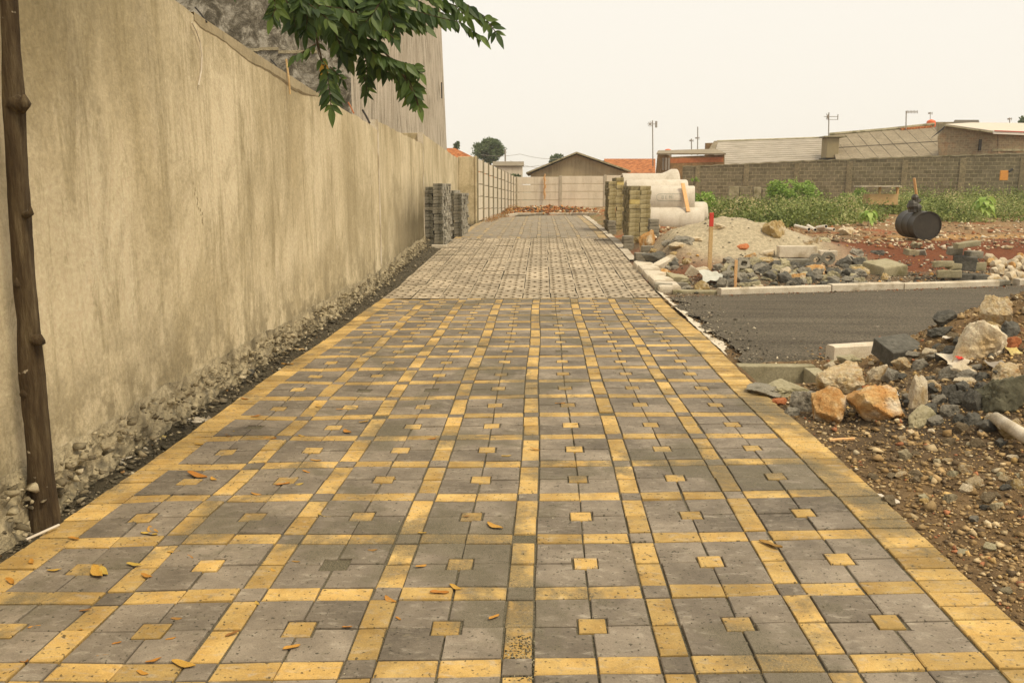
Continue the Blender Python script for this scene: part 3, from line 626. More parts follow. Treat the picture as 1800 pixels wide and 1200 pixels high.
for nm, (E0, E1) in (("roof", (A0, A1)), ("roof", (A1, A2))):
    mk(nm, [(E0[0], -.35, E0[2]), (E1[0], -.35, E1[2]), (E1[0], 9.3, E1[2]), (E0[0], 9.3, E0[2])]+[(E0[0], -.35, E0[2]+.09), (E1[0], -.35, E1[2]+.09), (E1[0], 9.3, E1[2]+.09), (E0[0], 9.3, E0[2]+.09)],
       [(0, 1, 2, 3), (4, 5, 6, 7), (0, 1, 5, 4), (1, 2, 6, 5), (3, 2, 6, 7), (0, 3, 7, 4)], 'slab', h)
# tile roofed houses
def roofhouse(px0, px1, py_top, py_bot, Y, label, mat='tile', wallm='gable', dpt=4., pitch=1.2, px0t=None, px1t=None, cat="house", name="tiled_house"):
    p0, p1 = atY(px0, py_bot, Y), atY(px1, py_bot, Y); yt = Y+dpt; t0, t1 = atY(px0t or px0, py_top, yt), atY(px1t or px1, py_top, yt); B_ = ((p0[0]+p1[0])/2, Y, 0)
    hh = emp(name, B_, label, cat); c = np.array(B_); tz0, tz1 = (t0[2], t1[2]) if not px1t or px1t > 900 else (p0[2]-.2, p1[2]-.2)
    quad("roof", [p0, p1, t1, t0], mat, hh, .08, B_); x0, x1 = p0[0]+.15-c[0], p1[0]-.15-c[0]; zw = min(p0[2], p1[2])-.02
    mk("wall", [(x0, .1, 0), (x1, .1, 0), (x1, .1, p1[2]-.02), (x0, .1, p0[2]-.02), (x0, dpt+.1, 0), (x1, dpt+.1, 0), (x1, dpt+.1, tz1-.05), (x0, dpt+.1, tz0-.05)],
       [(0, 1, 2, 3), (1, 5, 6, 2), (4, 0, 3, 7), (5, 4, 7, 6)], wallm, hh)
    return hh, B_
roofhouse(1062, 1152, 281, 306, 62, "house with orange clay tiled roof between the gable house and the brown shed")
roofhouse(740, 915, 262, 318, 66, "house with orange tiled roof just right of the tall building", px0t=700, px1t=800)
roofhouse(1010, 1040, 287, 296, 75, "small bit of orange roof beyond the gable house ridge", px0t=1012)
# white shed
hh, B_ = roofhouse(866, 921, 286, 293, 56, "low white shed with grey flat roof beyond the corner of the fences", 'fibre', 'panel', 3., name="white_shed", cat="shed")
# brown shed
Yb = 55.; s0, s1, s2 = atY(1148, 312, Yb), atY(1180, 300, Yb-.3), atY(1275, 285, Yb-.3); B_ = (s0[0], Yb, 0); hh = emp("brown_shed", B_, "low brown brick shed with flat mossy roof sheet behind the concrete pipes", "shed")
def q3(px, py, Y): return atY(px, py, Y)
quad("side_wall", [q3(1150, 345, Yb+1.5), q3(1178, 345, Yb-.3), q3(1178, 274, Yb-.3), q3(1158, 268, Yb+1.5)], 'brownwall', hh, .08, B_)
quad("front_wall", [q3(1178, 345, Yb-.3), q3(1273, 345, Yb-.3), q3(1273, 272, Yb-.3), q3(1178, 276, Yb-.3)], 'brownwall', hh, .1, B_)
quad("roof", [q3(1154, 272, Yb-.2), q3(1276, 272, Yb-.8), q3(1258, 264, Yb+3), q3(1157, 267, Yb+3)], 'fibre', hh, .09, B_)
quad("lintel", [q3(1178, 287, Yb-.36), q3(1271, 285, Yb-.36), q3(1271, 276, Yb-.36), q3(1178, 279, Yb-.36)], 'brick', hh, .05, B_)
m = MB()
for i in range(3): p = q3(1165+i*5, 285, Yb+.3-.4*i); m.box(p[0]-B_[0]-.05, p[0]-B_[0]+.05, p[1]-B_[1]-.3, p[1]-B_[1]-.2, p[2]-.5, p[2]+.25)
m.mk("shutter", 'steel', hh)
# corrugated roof hall
Yc = 56.; c0, c1 = q3(1250, 292, Yc), q3(1462, 285, Yc); t0, t1 = q3(1262, 249, Yc+4), q3(1462, 242, Yc+4); B_ = (c0[0], Yc, 0); hh = emp("corrugated_hall", B_, "long shed with pale horizontally ribbed metal roof above the block wall", "shed")
V, Fc = [], []; NR = 72
for i in range(NR+1):
    t = i/NR; zz = .085*math.sin(2*math.pi*12*t)
    for (a_, b__) in ((c0, t0), (c1, t1)): q = a_*(1-t)+b__*t; V.append((q[0]-B_[0], q[1]-B_[1]-zz*.75, q[2]+zz*.66))
for i in range(NR): Fc.append((2*i, 2*i+1, 2*i+3, 2*i+2))
mk("roof", V, Fc, 'sheet', hh)
mk("wall", [(.1, .2, 0), (c1[0]-c0[0], .2, 0), (c1[0]-c0[0], .2, c1[2]-.1), (.1, .2, c0[2]-.1), (.3, 4, 0), (.3, 4, t0[2]-.1), (c1[0]-c0[0], 4, 0), (c1[0]-c0[0], 4, t1[2]-.1)], [(0, 1, 2, 3), (4, 0, 3, 5), (1, 6, 7, 2), (6, 4, 5, 7)], 'brownwall', hh)
quad("gable_end", [q3(1243, 268, Yc+3.), q3(1262, 268, Yc+3), q3(1262, 249, Yc+3.9), q3(1255, 249, Yc+3.9)], 'fibre', hh, .06, B_)
quad("ridge_cap", [q3(1260, 249.5, Yc+3.95), q3(1462, 242.5, Yc+3.95), q3(1462, 241, Yc+4.1), q3(1260, 248, Yc+4.1)], 'slab', hh, .05, B_)
# beige box
Yt = 53.; a_, c_ = q3(1452, 278, Yt), q3(1476, 240, Yt); B_ = ((a_[0]+c_[0])/2, Yt, 0); hh = emp("roof_box", B_, "square beige water tank housing between the ribbed roof and the brown roof", "tank housing")
bevel(MB().box(-(c_[0]-a_[0])/2, (c_[0]-a_[0])/2, 0, 1., a_[2], c_[2]-.05).mk("housing", 'beige', hh), .03, 1)
MB().box(-.5, .5, .1, .9, 0, a_[2]).mk("stand", 'hole', hh)
MB().box(-.55, .75, -.15, 1.1, c_[2]-.045, c_[2]+.03).mk("lid", 'slab', hh)
# fibre cement roof house
Yf = 52.; f0, f1 = q3(1470, 284, Yf), q3(1672, 275, Yf-.6); g0, g1 = q3(1458, 238.5, Yf+4.5), q3(1640, 223, Yf+4.3); B_ = (f0[0], Yf, 0); hh = emp("sheet_roofed_house", B_, "house with brown fibre cement sheet roof crossed by slanting lap joints", "house")
quad("roof", [f0, f1, g1, g0], 'fibre', hh, .06, B_)
dn = np.array([0, -.06, .07]); 
def onr(u, v): return (f0*(1-u)+f1*u)*(1-v)+(g0*(1-u)+g1*u)*v
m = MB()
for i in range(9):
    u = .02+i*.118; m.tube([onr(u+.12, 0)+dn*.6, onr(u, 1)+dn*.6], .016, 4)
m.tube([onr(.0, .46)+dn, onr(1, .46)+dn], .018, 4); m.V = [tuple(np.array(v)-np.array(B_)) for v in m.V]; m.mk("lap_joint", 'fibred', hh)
m = MB().tube([onr(0, 1)+dn, onr(.55, 1)+dn, onr(1, 1)+dn*2], .12, 6); m.V = [tuple(np.array(v)-np.array(B_)) for v in m.V]; m.mk("ridge_cap", 'slab', hh)
m = MB().tube([onr(.68, .96)+dn, onr(.98, .96)+dn], .09, 5); m.V = [tuple(np.array(v)-np.array(B_)) for v in m.V]; m.mk("ridge_tile", 'tile', hh)
mk("wall", [tuple(np.array(q)-np.array(B_)) for q in (f0-np.array([0, -.2, 3]), f1-np.array([0, -.2, 3.3]), f1-np.array([0, -.2, .05]), f0-np.array([0, -.2, .05]), g1-np.array([0, 0, 5]), g1-np.array([0, 0, .1]))], [(0, 1, 2, 3), (1, 4, 5, 2)], 'gable', hh)
# brick gable house far right
Yg = 49.; B_ = tuple(q3(1660, 300, Yg)); B_ = (B_[0], Yg, 0); hh = emp("brick_gable_house", B_, "house with patchy brick gable and white edged roof at the far right", "house")
quad("gable_wall", [q3(1652, 320, Yg+.5), q3(1752, 320, Yg), q3(1752, 234, Yg), q3(1662, 221, Yg+.5), q3(1648, 240, Yg+.5)], 'brickwall', hh, .12, B_)
quad("side_wall", [q3(1752, 320, Yg-.02), q3(1840, 320, Yg+.6), q3(1840, 235, Yg+.6), q3(1752, 235, Yg-.02)], 'brickwall', hh, .12, B_)
quad("roof", [q3(1744, 232, Yg-.5), q3(1860, 237, Yg+.3), q3(1860, 219, Yg+6), q3(1708, 217.5, Yg+6), q3(1662, 220.5, Yg+.2)], 'whitep', hh, .07, B_)
quad("fascia", [q3(1745, 235.5, Yg-.56), q3(1860, 240, Yg+.24), q3(1860, 236, Yg+.24), q3(1745, 231, Yg-.56)], 'trim', hh, .06, B_)
quad("gutter", [q3(1748, 231, Yg-.60), q3(1860, 235.5, Yg+.2), q3(1860, 233.5, Yg+.2), q3(1748, 229.3, Yg-.60)], 'redtrim', hh, .06, B_)
quad("verge_board", [q3(1660, 221.5, Yg-.1), q3(1745, 234, Yg-.5), q3(1745, 231.5, Yg-.5), q3(1660, 219.5, Yg-.1)], 'slab', hh, .06, B_)
quad("eave_board", [q3(1637, 243, Yg+.3), q3(1640, 240, Yg+.3), q3(1662, 221, Yg+.3), q3(1658, 228, Yg+.3)], 'hole', hh, .06, B_)
MB().box(*(lambda p: (p[0]-B_[0]-.06, p[0]-B_[0]+.06, -.1, .0, p[2], p[2]+.6))(q3(1721, 265, Yg)), ).mk("slit_window", 'hole', hh)
m = MB(); p = q3(1775, 264, Yg); m.box(p[0]-B_[0]-1., p[0]-B_[0]+2, -.14, .0, p[2]-.05, p[2]+.05); m.mk("sill", 'slab', hh)
Yh = 60.; roofhouse(1672, 1722, 213, 222, Yh, "thin dark roof edge rising behind the white edged roof", 'fibred', 'gable', 3., px0t=1678, px1t=1720, name="dark_roofed_house")
# tanks
def tank(px, py_b, wpx, hpx, Y, label):
    p = atY(px, py_b, Y); s = F/depth(p); r_ = wpx/s/2; h_ = hpx/s; e_ = emp("water_tank", p-np.array([0, 0, .05]), label, "water tank", "orange rooftop water tanks")
    prof = [(.0, 0), (.92, 0), (1, .06), (.97, .2), (1, .26), (1, .6), (.97, .64), (1, .7), (.85, .84), (.45, .95), (.2, .97), (.2, 1), (0, 1)]; V, Fc = [], []
    for (a_, z) in prof:
        for k in range(16): t = k/16*2*math.pi; V.append((a_*r_*math.cos(t), a_*r_*math.sin(t), z*h_+.05))
    for i in range(len(prof)-1):
        for k in range(16): Fc.append((i*16+k, i*16+(k+1) % 16, (i+1)*16+(k+1) % 16, (i+1)*16+k))
    mk("tank_body", V, Fc, 'orange', e_, smooth=True); MB().box(-r_*1.05, r_*1.05, -r_*.9, r_*.9, -.8, .05).mk("stand", 'steel', e_)
tank(1636, 224, 15, 13.5, 58, "round orange water tank on the roof ridge right of the comb antenna")
tank(1174, 268, 11, 6, 60, "flat orange water tank top showing above the brown shed roof")
# antennas
def antenna(px, pyb, pyt, Y, label, kind, lean=0, nr=.035):
    p0, p1 = atY(px, pyb, Y), atY(px-lean, pyt, Y); s = F/depth(p0); e_ = emp("tv_antenna", p0, label, "antenna", "rooftop television antennas")
    u = 1/s; t = p1-p0; MB().tube([(0, 0, -.3), t], nr, 6).mk("mast", 'steel', e_)
    m = MB(); tz = t[2]; tx = t[0]
    if kind == 'comb':
        m.tube([(tx-u, 0, tz-2*u), (tx+20*u, 0, tz-2*u)], .02, 5)
        for i in range(8): m.tube([(tx+(2+2.5*i)*u, 0, tz-4.5*u), (tx+(2+2.5*i)*u, 0, tz+.8*u)], .018, 4)
    elif kind == 'panel':
        m.tube([(tx-8*u, 0, tz-7*u), (tx+16*u, 0, tz-7*u)], .02, 5); m.tube([(tx, 0, tz-12*u), (tx+16*u, 0, tz-12*u)], .016, 5)
        for x in (-1, 16): m.tube([(tx+x*u, 0, tz-12.5*u), (tx+x*u, 0, tz-3*u)], .03, 5)
        m.tube([(tx-4*u, 0, tz-12*u), (tx+1*u, 0, tz-1*u)], .02, 4); m.tube([(tx-4*u, 0, tz-2*u), (tx+1*u, 0, tz-12*u)], .02, 4); m.box(tx-3*u, tx-.2*u, -.05, .05, tz-9*u, tz-5*u)
    elif kind == 'dish':
        m.tube([(tx-7*u, 0, tz-6*u), (tx+7*u, 0, tz-6*u)], .02, 5)
        for x in (5.5, 7.5): m.tube([(tx+x*u, 0, tz-12*u), (tx+x*u, 0, tz-1*u)], .035, 5)
        for a_ in range(4): c = math.cos(a_*math.pi/4)*5*u; s_ = math.sin(a_*math.pi/4)*5*u; m.tube([(tx-4*u-c, 0, tz-6*u-s_), (tx-4*u+c, 0, tz-6*u+s_)], .016, 4)
        m.box(tx-5*u, tx-3*u, -.05, .05, tz-7.5*u, tz-4.5*u)
    else:
        m.tube([(tx-4*u, 0, tz-kind*u), (tx+4*u, 0, tz-kind*u)], .022, 5); m.box(tx-3*u, tx-1*u, -.05, .05, tz-(kind+1.5)*u, tz-(kind-1)*u)
        m.tube([(tx+3*u, 0, tz-(kind+3)*u), (tx+3*u, 0, tz-(kind-2)*u)], .016, 4)
    m.mk("boom", 'steel', e_)
antenna(1148, 285, 212, 58, "tall mast with round antenna head above the orange tiled roof, tallest of the antennas", 'dish', 1)
antenna(1226.5, 265, 223, 60, "thin bare antenna mast with a small crossbar on the brown shed roof", 19)
antenna(1216, 265, 244, 60, "very short plain antenna rod left of the crossbar mast", 3, .7)
antenna(1457, 241, 198, 56, "antenna with box shaped head standing over the beige tank housing", 'panel')
antenna(1593, 229, 195, 56, "antenna with comb of short upright rods pointing right", 'comb')
antenna(1635.5, 212, 197, 59, "faint small antenna directly above the orange water tank", 2, 0, .02)
antenna(1775, 218, 207, 56, "stubby antenna at the far right above the white edged roof", 2, 0, .03)
# power lines
m = MB()
for (a_, b__, sag) in (((845, 272), (914, 271), 1.), ((914, 271), (985, 279), 1.), ((880, 293), (975, 287), 1.), ((897, 283), (965, 296), 1.)):
    p, q = atY(*a_, 70), atY(*b__, 70); m.tube([p+(q-p)*t+np.array([0, 0, -.15*math.sin(math.pi*t)]) for t in np.linspace(0, 1, 8)], .014, 4)
tag(m.mk("power_line", 'steel'), "thin sagging power lines in front of the sky beside the round tree", "power line")
m = MB().tube([atY(888.5, 325, 60), atY(888, 262, 60)], .05, 6); tag(m.mk("utility_pole", 'steel'), "thin grey pole beside the round tree left of the white shed", "pole")
# concrete stubs of low wall in weeds
root = emp("low_wall_stub", (*atY(1285, 345, 46.)[:2], 0), "low broken line of pale blocks in front of the block wall pillar", "wall")
for i, (px, pt, pb, wpx) in enumerate(((1290, 328, 350, 18), (1310, 328, 344, 20), (1331, 329, 346, 13), (1346, 331, 346, 13), (1358, 334, 346, 11))):
    p = atY(px, pt, 46.); s = F/depth(p); bx = p[0]-root.location[0]; bevel(MB().box(bx-wpx/s/2, bx+wpx/s/2, -.1, .1, .3, p[2]).mk("wall_block", 'block' if i % 2 else 'slab', root), .02, 1)
# ================================================================== OBJECTS
def strip(name, pts, w_, h_, mat, label, cat="kerb", group=None, emb=.05):
    """kerb run: one bevelled bar following ground points"""
    P = [np.array(p) for p in pts]; V = []; Fc = []
    for i, p in enumerate(P):
        t = P[min(i+1, len(P)-1)]-P[max(i-1, 0)]; t[2] = 0; t /= np.linalg.norm(t); n_ = np.array([-t[1], t[0], 0])
        for (a, z) in ((0, -emb), (0, h_-.015), (.015, h_), (w_-.015, h_), (w_, h_-.015), (w_, -emb)): V.append(p+n_*a+np.array([0, 0, z+.004*random.uniform(-1, 1)]))
    for i in range(len(P)-1):
        for j in range(5): k = i*6+j; Fc.append((k+1, k, k+6, k+7))
    Fc += [tuple(range(6)), tuple(len(V)-1-i for i in range(6))]
    return tag(mk(name, V, Fc, mat), label, cat, group)
# far side kerb of the asphalt road : separate cast lengths
kx = [(2.50, 4.15), (4.17, 5.3), (5.32, 6.9), (7.25, 9.0), (9.02, 11)]
for i, (a, b) in enumerate(kx):
    pts = [(x, roadF(x)+.0, float(0)) for x in np.linspace(a, b, 6)]
    strip("road_kerb", pts, .14, .085+.012*(i % 2), 'kerbp', ["pale kerb length along the far road edge, starting nearest the path", "second pale kerb length from the path along the far road edge", "pale kerb length in front of the big concrete slab", "pale kerb length in front of the white stone heap", "pale kerb length running out of the photo on the right"][i], "kerb", "kerbs along the far edge of the road")
p = G(1758, 503); me = rough_box("kerb_stub", .26, .2, .07, 'greyb', 4); tag(link("concrete_lump", me, None, (p[0], p[1]+.05, 0), (0, 0, .3)), "grey lump filling the gap between two far kerb lengths", "concrete lump")
# low earth step at the corner by the path
strip("concrete_edge", [(1.86, 12.02, -.01), (2.2, 12.0, -.01), (2.49, 11.97, -.01)], .12, .05, 'slab', "low mossy concrete edge between the path corner and the pale road kerb")
# near kerb
a, b = atZ(1466, 623, .0), atZ(1575, 612, .0); a = G(1466, 624); 
strip("road_kerb", [(2.52, 7.28, .0), (3.0, 7.40, .01), (3.42, 7.50, .015)], .13, .12, 'kerb', "single cream kerb block at the near road edge behind the dark square block", "kerb", emb=.03)
strip("kerb_bedding", [(2.48, 7.17, -.03), (2.75, 7.24, -.02), (2.95, 7.29, -.02)], .10, .03, 'slab', "low mossy mortar step in front of the single cream kerb block", "mortar bed")
# mortar edge beside the path, rough
V, Fc = [], []; yy = np.arange(7.3, 12.1, .06)
for i, y in enumerate(yy):
    w0 = (.10+.07*float(vn(y*2.3, 0, 41))+.05*float(vn(y*9, 0, 42))+.03*float(vn(y*25, 0, 44))+.03*ss(9.5, 8, y))*(.15+.85*ss(7.3, 8.3, y))
    for j in range(6): t = j/5; V.append((XR+.005+t*w0, y+.06*XR, (.006-.004*t+.012*float(fbm(t*5, y*9, 43)))*(1 if j < 5 else -.6)+(.02 if y > 9.3 else .005)*(1-t)))
for i in range(len(yy)-1):
    for j in range(5): k = i*6+j; Fc.append((k, k+1, k+7, k+6))
tag(mk("mortar_edge", V, Fc, 'kerb', smooth=True), kind='structure')
# white kerb rim at far end of the path, and the right flank band
pts = [G(*q) for q in ((842, 388.5), (858, 384.5), (880, 382), (910, 380), (960, 378.3), (1005, 377.5), (1047, 377))]
strip("path_kerb", [(p[0], p[1], Hs(p[0], p[1])) for p in pts], .13, .075, 'kerbp', "thin white kerb curving across the far end of the path", "kerb")
V, Fc = [], []; yy = np.arange(15.9, 34.5, .3)
for i, y in enumerate(yy):
    w0 = .18+.03*float(vn(y*1.3, 0, 45)); z = float(zp(y))
    for (x, dz) in ((XR+.01, -.05), (XR+.01, .02), (XR+w0, .02), (XR+w0+.01, -.08)): V.append((x, y, z+dz))
for i in range(len(yy)-1):
    for j in range(3): k = i*4+j; Fc.append((k, k+4, k+5, k+1))
tag(mk("path_haunch", V, Fc, 'kerbp'), kind='structure')
# five pale kerb stones laid side by side on the path edge
kr = rough_box("edge_block", .32, .54, .14, 'kerbp', 3, .004, 3, .045)
for i in range(5):
    y = 12.35+.63*i; nm = ["nearest", "second nearest", "middle", "second farthest", "farthest"][i]
    tag(link("edge_block", kr, None, (XR+.20-.012*i, y, float(zp(y))-.05+.012*(i % 2)), (.04, 0, .02*((i*3) % 2))), f"{nm} of five pale humped edge blocks lying flat along the path side", "edge block", "pale edge blocks beside the grass paving")
# drain box
d0, d1, d2, d3 = DITCH
dr = emp("drain_chamber", ((d0+d1)/2, (d2+d3)/2, 0), "open concrete drain chamber sunk beside the path in front of the road", "drain"); cx_, cy_ = (d0+d1)/2, (d2+d3)/2
for (x0, x1, y0, y1, zt) in ((d0-.04, d1+.10, d3-.02, d3+.10, -.01), (d1, d1+.12, d2-.02, d3-.022, -.02), (d0-.05, d1+.12, d2-.12, d2-.022, -.05)):
    me = rough_box("drain_wall", x1-x0, y1-y0, zt+.55, 'slab', 5, .006, 4, .01); link("drain_wall", me, dr, ((x0+x1)/2-cx_, (y0+y1)/2-cy_, -.55))
me = rough_box("drain_floor", d1-d0+.1, d3-d2, .05, 'greyb', 8, .006); link("drain_floor", me, dr, (0, 0, -.50))
# ---- rocks of the near mound
def R_(px, py, wp, hp, mat, label, **k): return rock(px, py, wp, hp, mat, label, **k)
R_(1764, 573, 66, 56, 'palo', "pitted pale ochre rock on the mound crest at the right, highest of the large rocks", var=1, rz=.3)
R_(1735, 632, 92, 74, 'white', "large angular white limestone rock high on the mound below the pitted ochre rock", var=4, rz=-.4)
R_(1492, 696, 88, 56, 'palo', "yellow mottled rock lying on the right rim of the drain chamber", var=2, rz=.2)
R_(1466, 744, 82, 62, 'ochre', "rounded orange rock in front of the drain, left of the two orange rocks", var=7, rz=.8)
R_(1556, 740, 108, 60, 'ochre', "long orange rock veined with white beside the upright white rock", var=5, rz=.1)
R_(1618, 716, 38, 60, 'white', "upright narrow white rock standing between the orange rock and black stones", var=3, rz=0.)
R_(1785, 724, 96, 74, 'olive', "big smooth dark olive boulder cut by the right edge of the photo", var=9, rz=.1)
R_(1790, 770, 60, 26, 'ochre2', "small ochre rock behind the grey pipe at the right edge", var=6)
R_(1622, 752, 60, 42, 'slab', "flat mossy grey slab tilted in front of the upright white rock", var=8, dep=.5, rz=.5)
R_(1398, 698, 84, 22, 'slab', "flat grey rock capping the front edge of the drain", var=10, dep=1.0)
R_(1352, 704, 70, 16, 'greyb', "low grey concrete lump between path edge and drain", var=11, dep=1.2)
R_(1418, 722, 50, 38, 'grey', "grey wedge shaped stone left of the rounded orange rock", var=0)
R_(1372, 712, 26, 12, 'brick', "small red brick bit between the path and the grey wedge stone", var=2)
R_(1395, 730, 30, 13, 'grey', "small dark stone below the grey wedge stone", var=3)
R_(1520, 712, 40, 30, 'grey', "grey stone wedged between the two orange rocks", var=5)
R_(1527, 700, 22, 10, 'brick', "red brick chip on top between the orange rocks", var=6, lift=.05)
R_(1668, 570, 46, 26, 'dark', "dark stone on the mound edge left of the pitted ochre rock", var=7)
R_(1745, 585, 40, 20, 'ochre2', "ochre stone tucked under the pitted rock on the crest", var=8)
R_(1782, 590, 40, 26, 'dark', "dark stone on the crest at the right edge below the pitted rock", var=3)
R_(1786, 612, 30, 22, 'brick', "dull reddish stone right of the large white rock", var=4)
R_(1692, 632, 50, 26, 'dark', "dark flat stone just left of the large white rock", var=0)
R_(1660, 590, 40, 18, 'dark', "dark stone at the left end of the mound crest", var=9)
R_(1778, 668, 56, 30, 'palo', "pale ochre rock half buried on the slope above the olive boulder", var=3); R_(1640, 690, 40, 22, 'palo', "low tan rock on the slope right of the upright white rock's top", var=8); R_(1590, 650, 36, 22, 'palo', "tan rock below the dark square block", var=5); R_(1720, 860, 34, 20, 'palo', "tan stone alone on the gravel slope left of the pipe end", var=2); R_(1700, 662, 46, 20, 'white', "flat cream rock between the crumpled sack and the black stones", var=6)
R_(1640, 628, 30, 16, 'white', "small pinkish white stone right of the dark square block", var=1)
R_(1547, 668, 34, 30, 'white', "pale stone right of the yellow mottled rock", var=9); R_(1572, 672, 28, 26, 'grey', "grey brown wedge stone above the long orange rock", var=10)
R_(1700, 680, 40, 16, 'white', "flat pinkish white rock above the black stone cluster", var=11); R_(1498, 640, 44, 16, 'slab', "yellowish grey stone on the mound behind the yellow mottled rock", var=6)
R_(1463, 652, 24, 16, 'white', "small pale chip on the back rim of the drain", var=5)
for i, (px, py, wp, hp) in enumerate(((1672, 668, 34, 26), (1668, 700, 30, 26), (1690, 712, 36, 26), (1716, 722, 36, 40), (1655, 712, 26, 20), (1645, 690, 26, 18), (1698, 690, 32, 20), (1740, 694, 36, 20), (1672, 730, 34, 20), (1640, 730, 30, 22), (1715, 748, 36, 22), (1740, 760, 36, 22), (1650, 748, 30, 16), (1730, 690, 30, 18), (1690, 744, 26, 15), (1762, 748, 26, 18), (1705, 668, 40, 18), (1600, 716, 22, 16), (1760, 664, 26, 16), (1730, 668, 24, 14))):
    R_(px, py, wp, hp, 'dark' if i % 4 else 'grey', "black basalt stone in the cluster between the upright white rock and the olive boulder", group="black stones on the mound")
random.seed(31)
for i in range(70):
    px = random.uniform(1530, 1798); py = random.uniform(610, 900); wp = random.uniform(10, 26)*(.7+.5*(py-600)/300)
    if py < 640 and px < 1660: py += 40
    R_(px, py, wp, wp*random.uniform(.5, .75), random.choice(['grey', 'white', 'palo', 'palo', 'raw', 'ochre2', 'dark', 'pebble', 'pebble', 'slab']), "small mixed stone scattered on the gravel mound at the right", group="loose stones on the gravel mound", fine=wp > 16)
for i in range(36):
    px = random.uniform(1470, 1798); py = 760+(px-1450)*.35+random.uniform(0, 330)
    if px > 1500+(py-760)*.9 and py < 1120: R_(px, py, random.uniform(12, 30), random.uniform(8, 15), random.choice(['pebble', 'grey', 'slab', 'raw', 'brick', 'pebble']), "small stone lying in the gravel along the lower right path edge", group="loose stones by the lower right path edge", fine=True)
for i in range(14):
    px = random.uniform(1590, 1700); py = 650-(px-1560)*.42+random.uniform(0, 26); R_(px, py, random.uniform(16, 34), random.uniform(8, 18), random.choice(['dark', 'pebble', 'grey']), "dark clod on the mound crest edge left of the large white rock", group="dark clods on the crest")
R_(1610, 622, 80, 46, 'dark', "x", var=0); bpy.data.objects.remove(bpy.data.objects[-1]) if False else None
for o in [o for o in bpy.data.objects if o.get('label') == 'x']: bpy.data.objects.remove(o)
p = G(1588, 628); me = rough_box("square_block", .30, .26, .14, 'dark', 2, .008, 3, .012); tag(link("square_block", me, None, (p[0]+.0, p[1]+.12, p[2]-.03), (.30, -.10, .25)), "dark grey squared block leaning against the single cream kerb", "block")
me = rough_box("concrete_slab", .30, .10, .16, 'slab', 9, .008, 3, .01); 
# grey pipe sticking in from the right edge
a, c = G(1748, 752), G(1830, 815); tag(MB().tube([a+np.array([0, 0, .06]), c+np.array([0, 0, .09])], .036, 14).mk("concrete_pipe_piece", 'kerb', smooth=True), "thin pale grey pipe lying on the gravel at the right edge", "pipe")
# litter on the mound
def sheetlet(px, py, wp, hp, mat, label, name="litter", cat="litter", lift=.02, rz=0.):
    p = G(px, py); s = F/depth(p); a, b = wp/s, hp/s*2.2; V = []; Fc = []; N = 7; sd_ = random.random()*50
    for i in range(N):
        for j in range(N):
            u, v = i/(N-1)-.5, j/(N-1)-.5; e = 1+.25*math.sin(5*u+sd_)*math.cos(7*v+sd_)
            V.append((u*a*e, v*b*e, .16*a*mn.noise(Vector((u*3+sd_, v*3, 0)))+.1*a*mn.noise(Vector((u*8, v*8+sd_, 2)))))
    for i in range(N-1):
        for j in range(N-1): k = i*N+j; Fc.append((k, k+N, k+N+1, k+1))
    n0 = len(V); V += [(x, y, z-.003) for x, y, z in V]; Fc += [tuple(q+n0 for q in reversed(f)) for f in Fc]
    return tag(mk(name, V, Fc, mat, loc=(p[0], p[1], p[2]+lift), rot=(.25, 0, rz), smooth=True), label, cat)
sheetlet(1565, 696, 26, 12, 'cream', "crumpled pale blue white plastic scrap above the long orange rock")
sheetlet(1688, 640, 56, 20, 'kerb', "crumpled brown sack with a red mark below the large white rock", name="sack", cat="sack", lift=.035)
sheetlet(1686, 643, 10, 5, 'red', "small red scrap on the crumpled brown sack", lift=.06)
sheetlet(1758, 650, 28, 24, 'steel', "dull teal plastic scrap above the olive boulder"); sheetlet(1783, 622, 22, 14, 'ylw', "yellow scrap right of the large white rock")
sheetlet(1676, 598, 34, 5, 'whitep', "curled white strip lying on the mound left of the large white rock")
sheetlet(1250, 497, 34, 22, 'cream', "crumpled white and blue plastic bag in the rubble left of the short stake", name="plastic_bag", cat="plastic bag", lift=.10)
sheetlet(1240, 492, 12, 18, 'blue', "blue corner piece beside the crumpled white bag", lift=.07)
sheetlet(346, 741, 52, 8, 'kerbp', "flat pale torn board lying on the dirt left of the path", name="board_scrap", cat="board", lift=.005)
sheetlet(520, 615, 34, 3, 'wood', "thin tan scrap on the dark verge beside the wall footing", lift=.004)
sheetlet(462, 628, 12, 8, 'red', "small red and white wrapper at the foot of the wall"); sheetlet(288, 771, 8, 5, 'ylw', "tiny bright yellow scrap on the dirt by the wall footing", lift=.012)
sheetlet(206, 800, 26, 22, 'ochrep', "curled orange brown scrap leaning on the wall footing", lift=.03); sheetlet(69, 901, 6, 8, 'blue', "tiny blue scrap beside the tree trunk base", lift=.02)
sheetlet(1560, 880, 38, 7, 'whitep', "thin crumpled white wrapper on the right edge of the path", lift=.01, rz=-.8)
a, c = atZ(46, 948, .01), atZ(104, 922, .02); tag(MB().tube([a, c], .006, 6).mk("white_stick", 'whitep'), "thin white stick lying at the left path edge near the tree", "stick")
a, c = G(160, 826), G(232, 806); tag(MB().tube([a+np.array([0, 0, .01]), c+np.array([0, 0, .012])], .004, 5).mk("white_stick", 'whitep'), "thin white stick on the footing rubble behind the tree trunk", "stick")
a, c = G(1458, 776), G(1502, 774); tag(MB().tube([a+np.array([0, 0, .01]), c+np.array([0, 0, .012])], .009, 5).mk("wood_splinter", 'woodo'), "small orange brown splinter on the gravel below the orange rock", "stick")
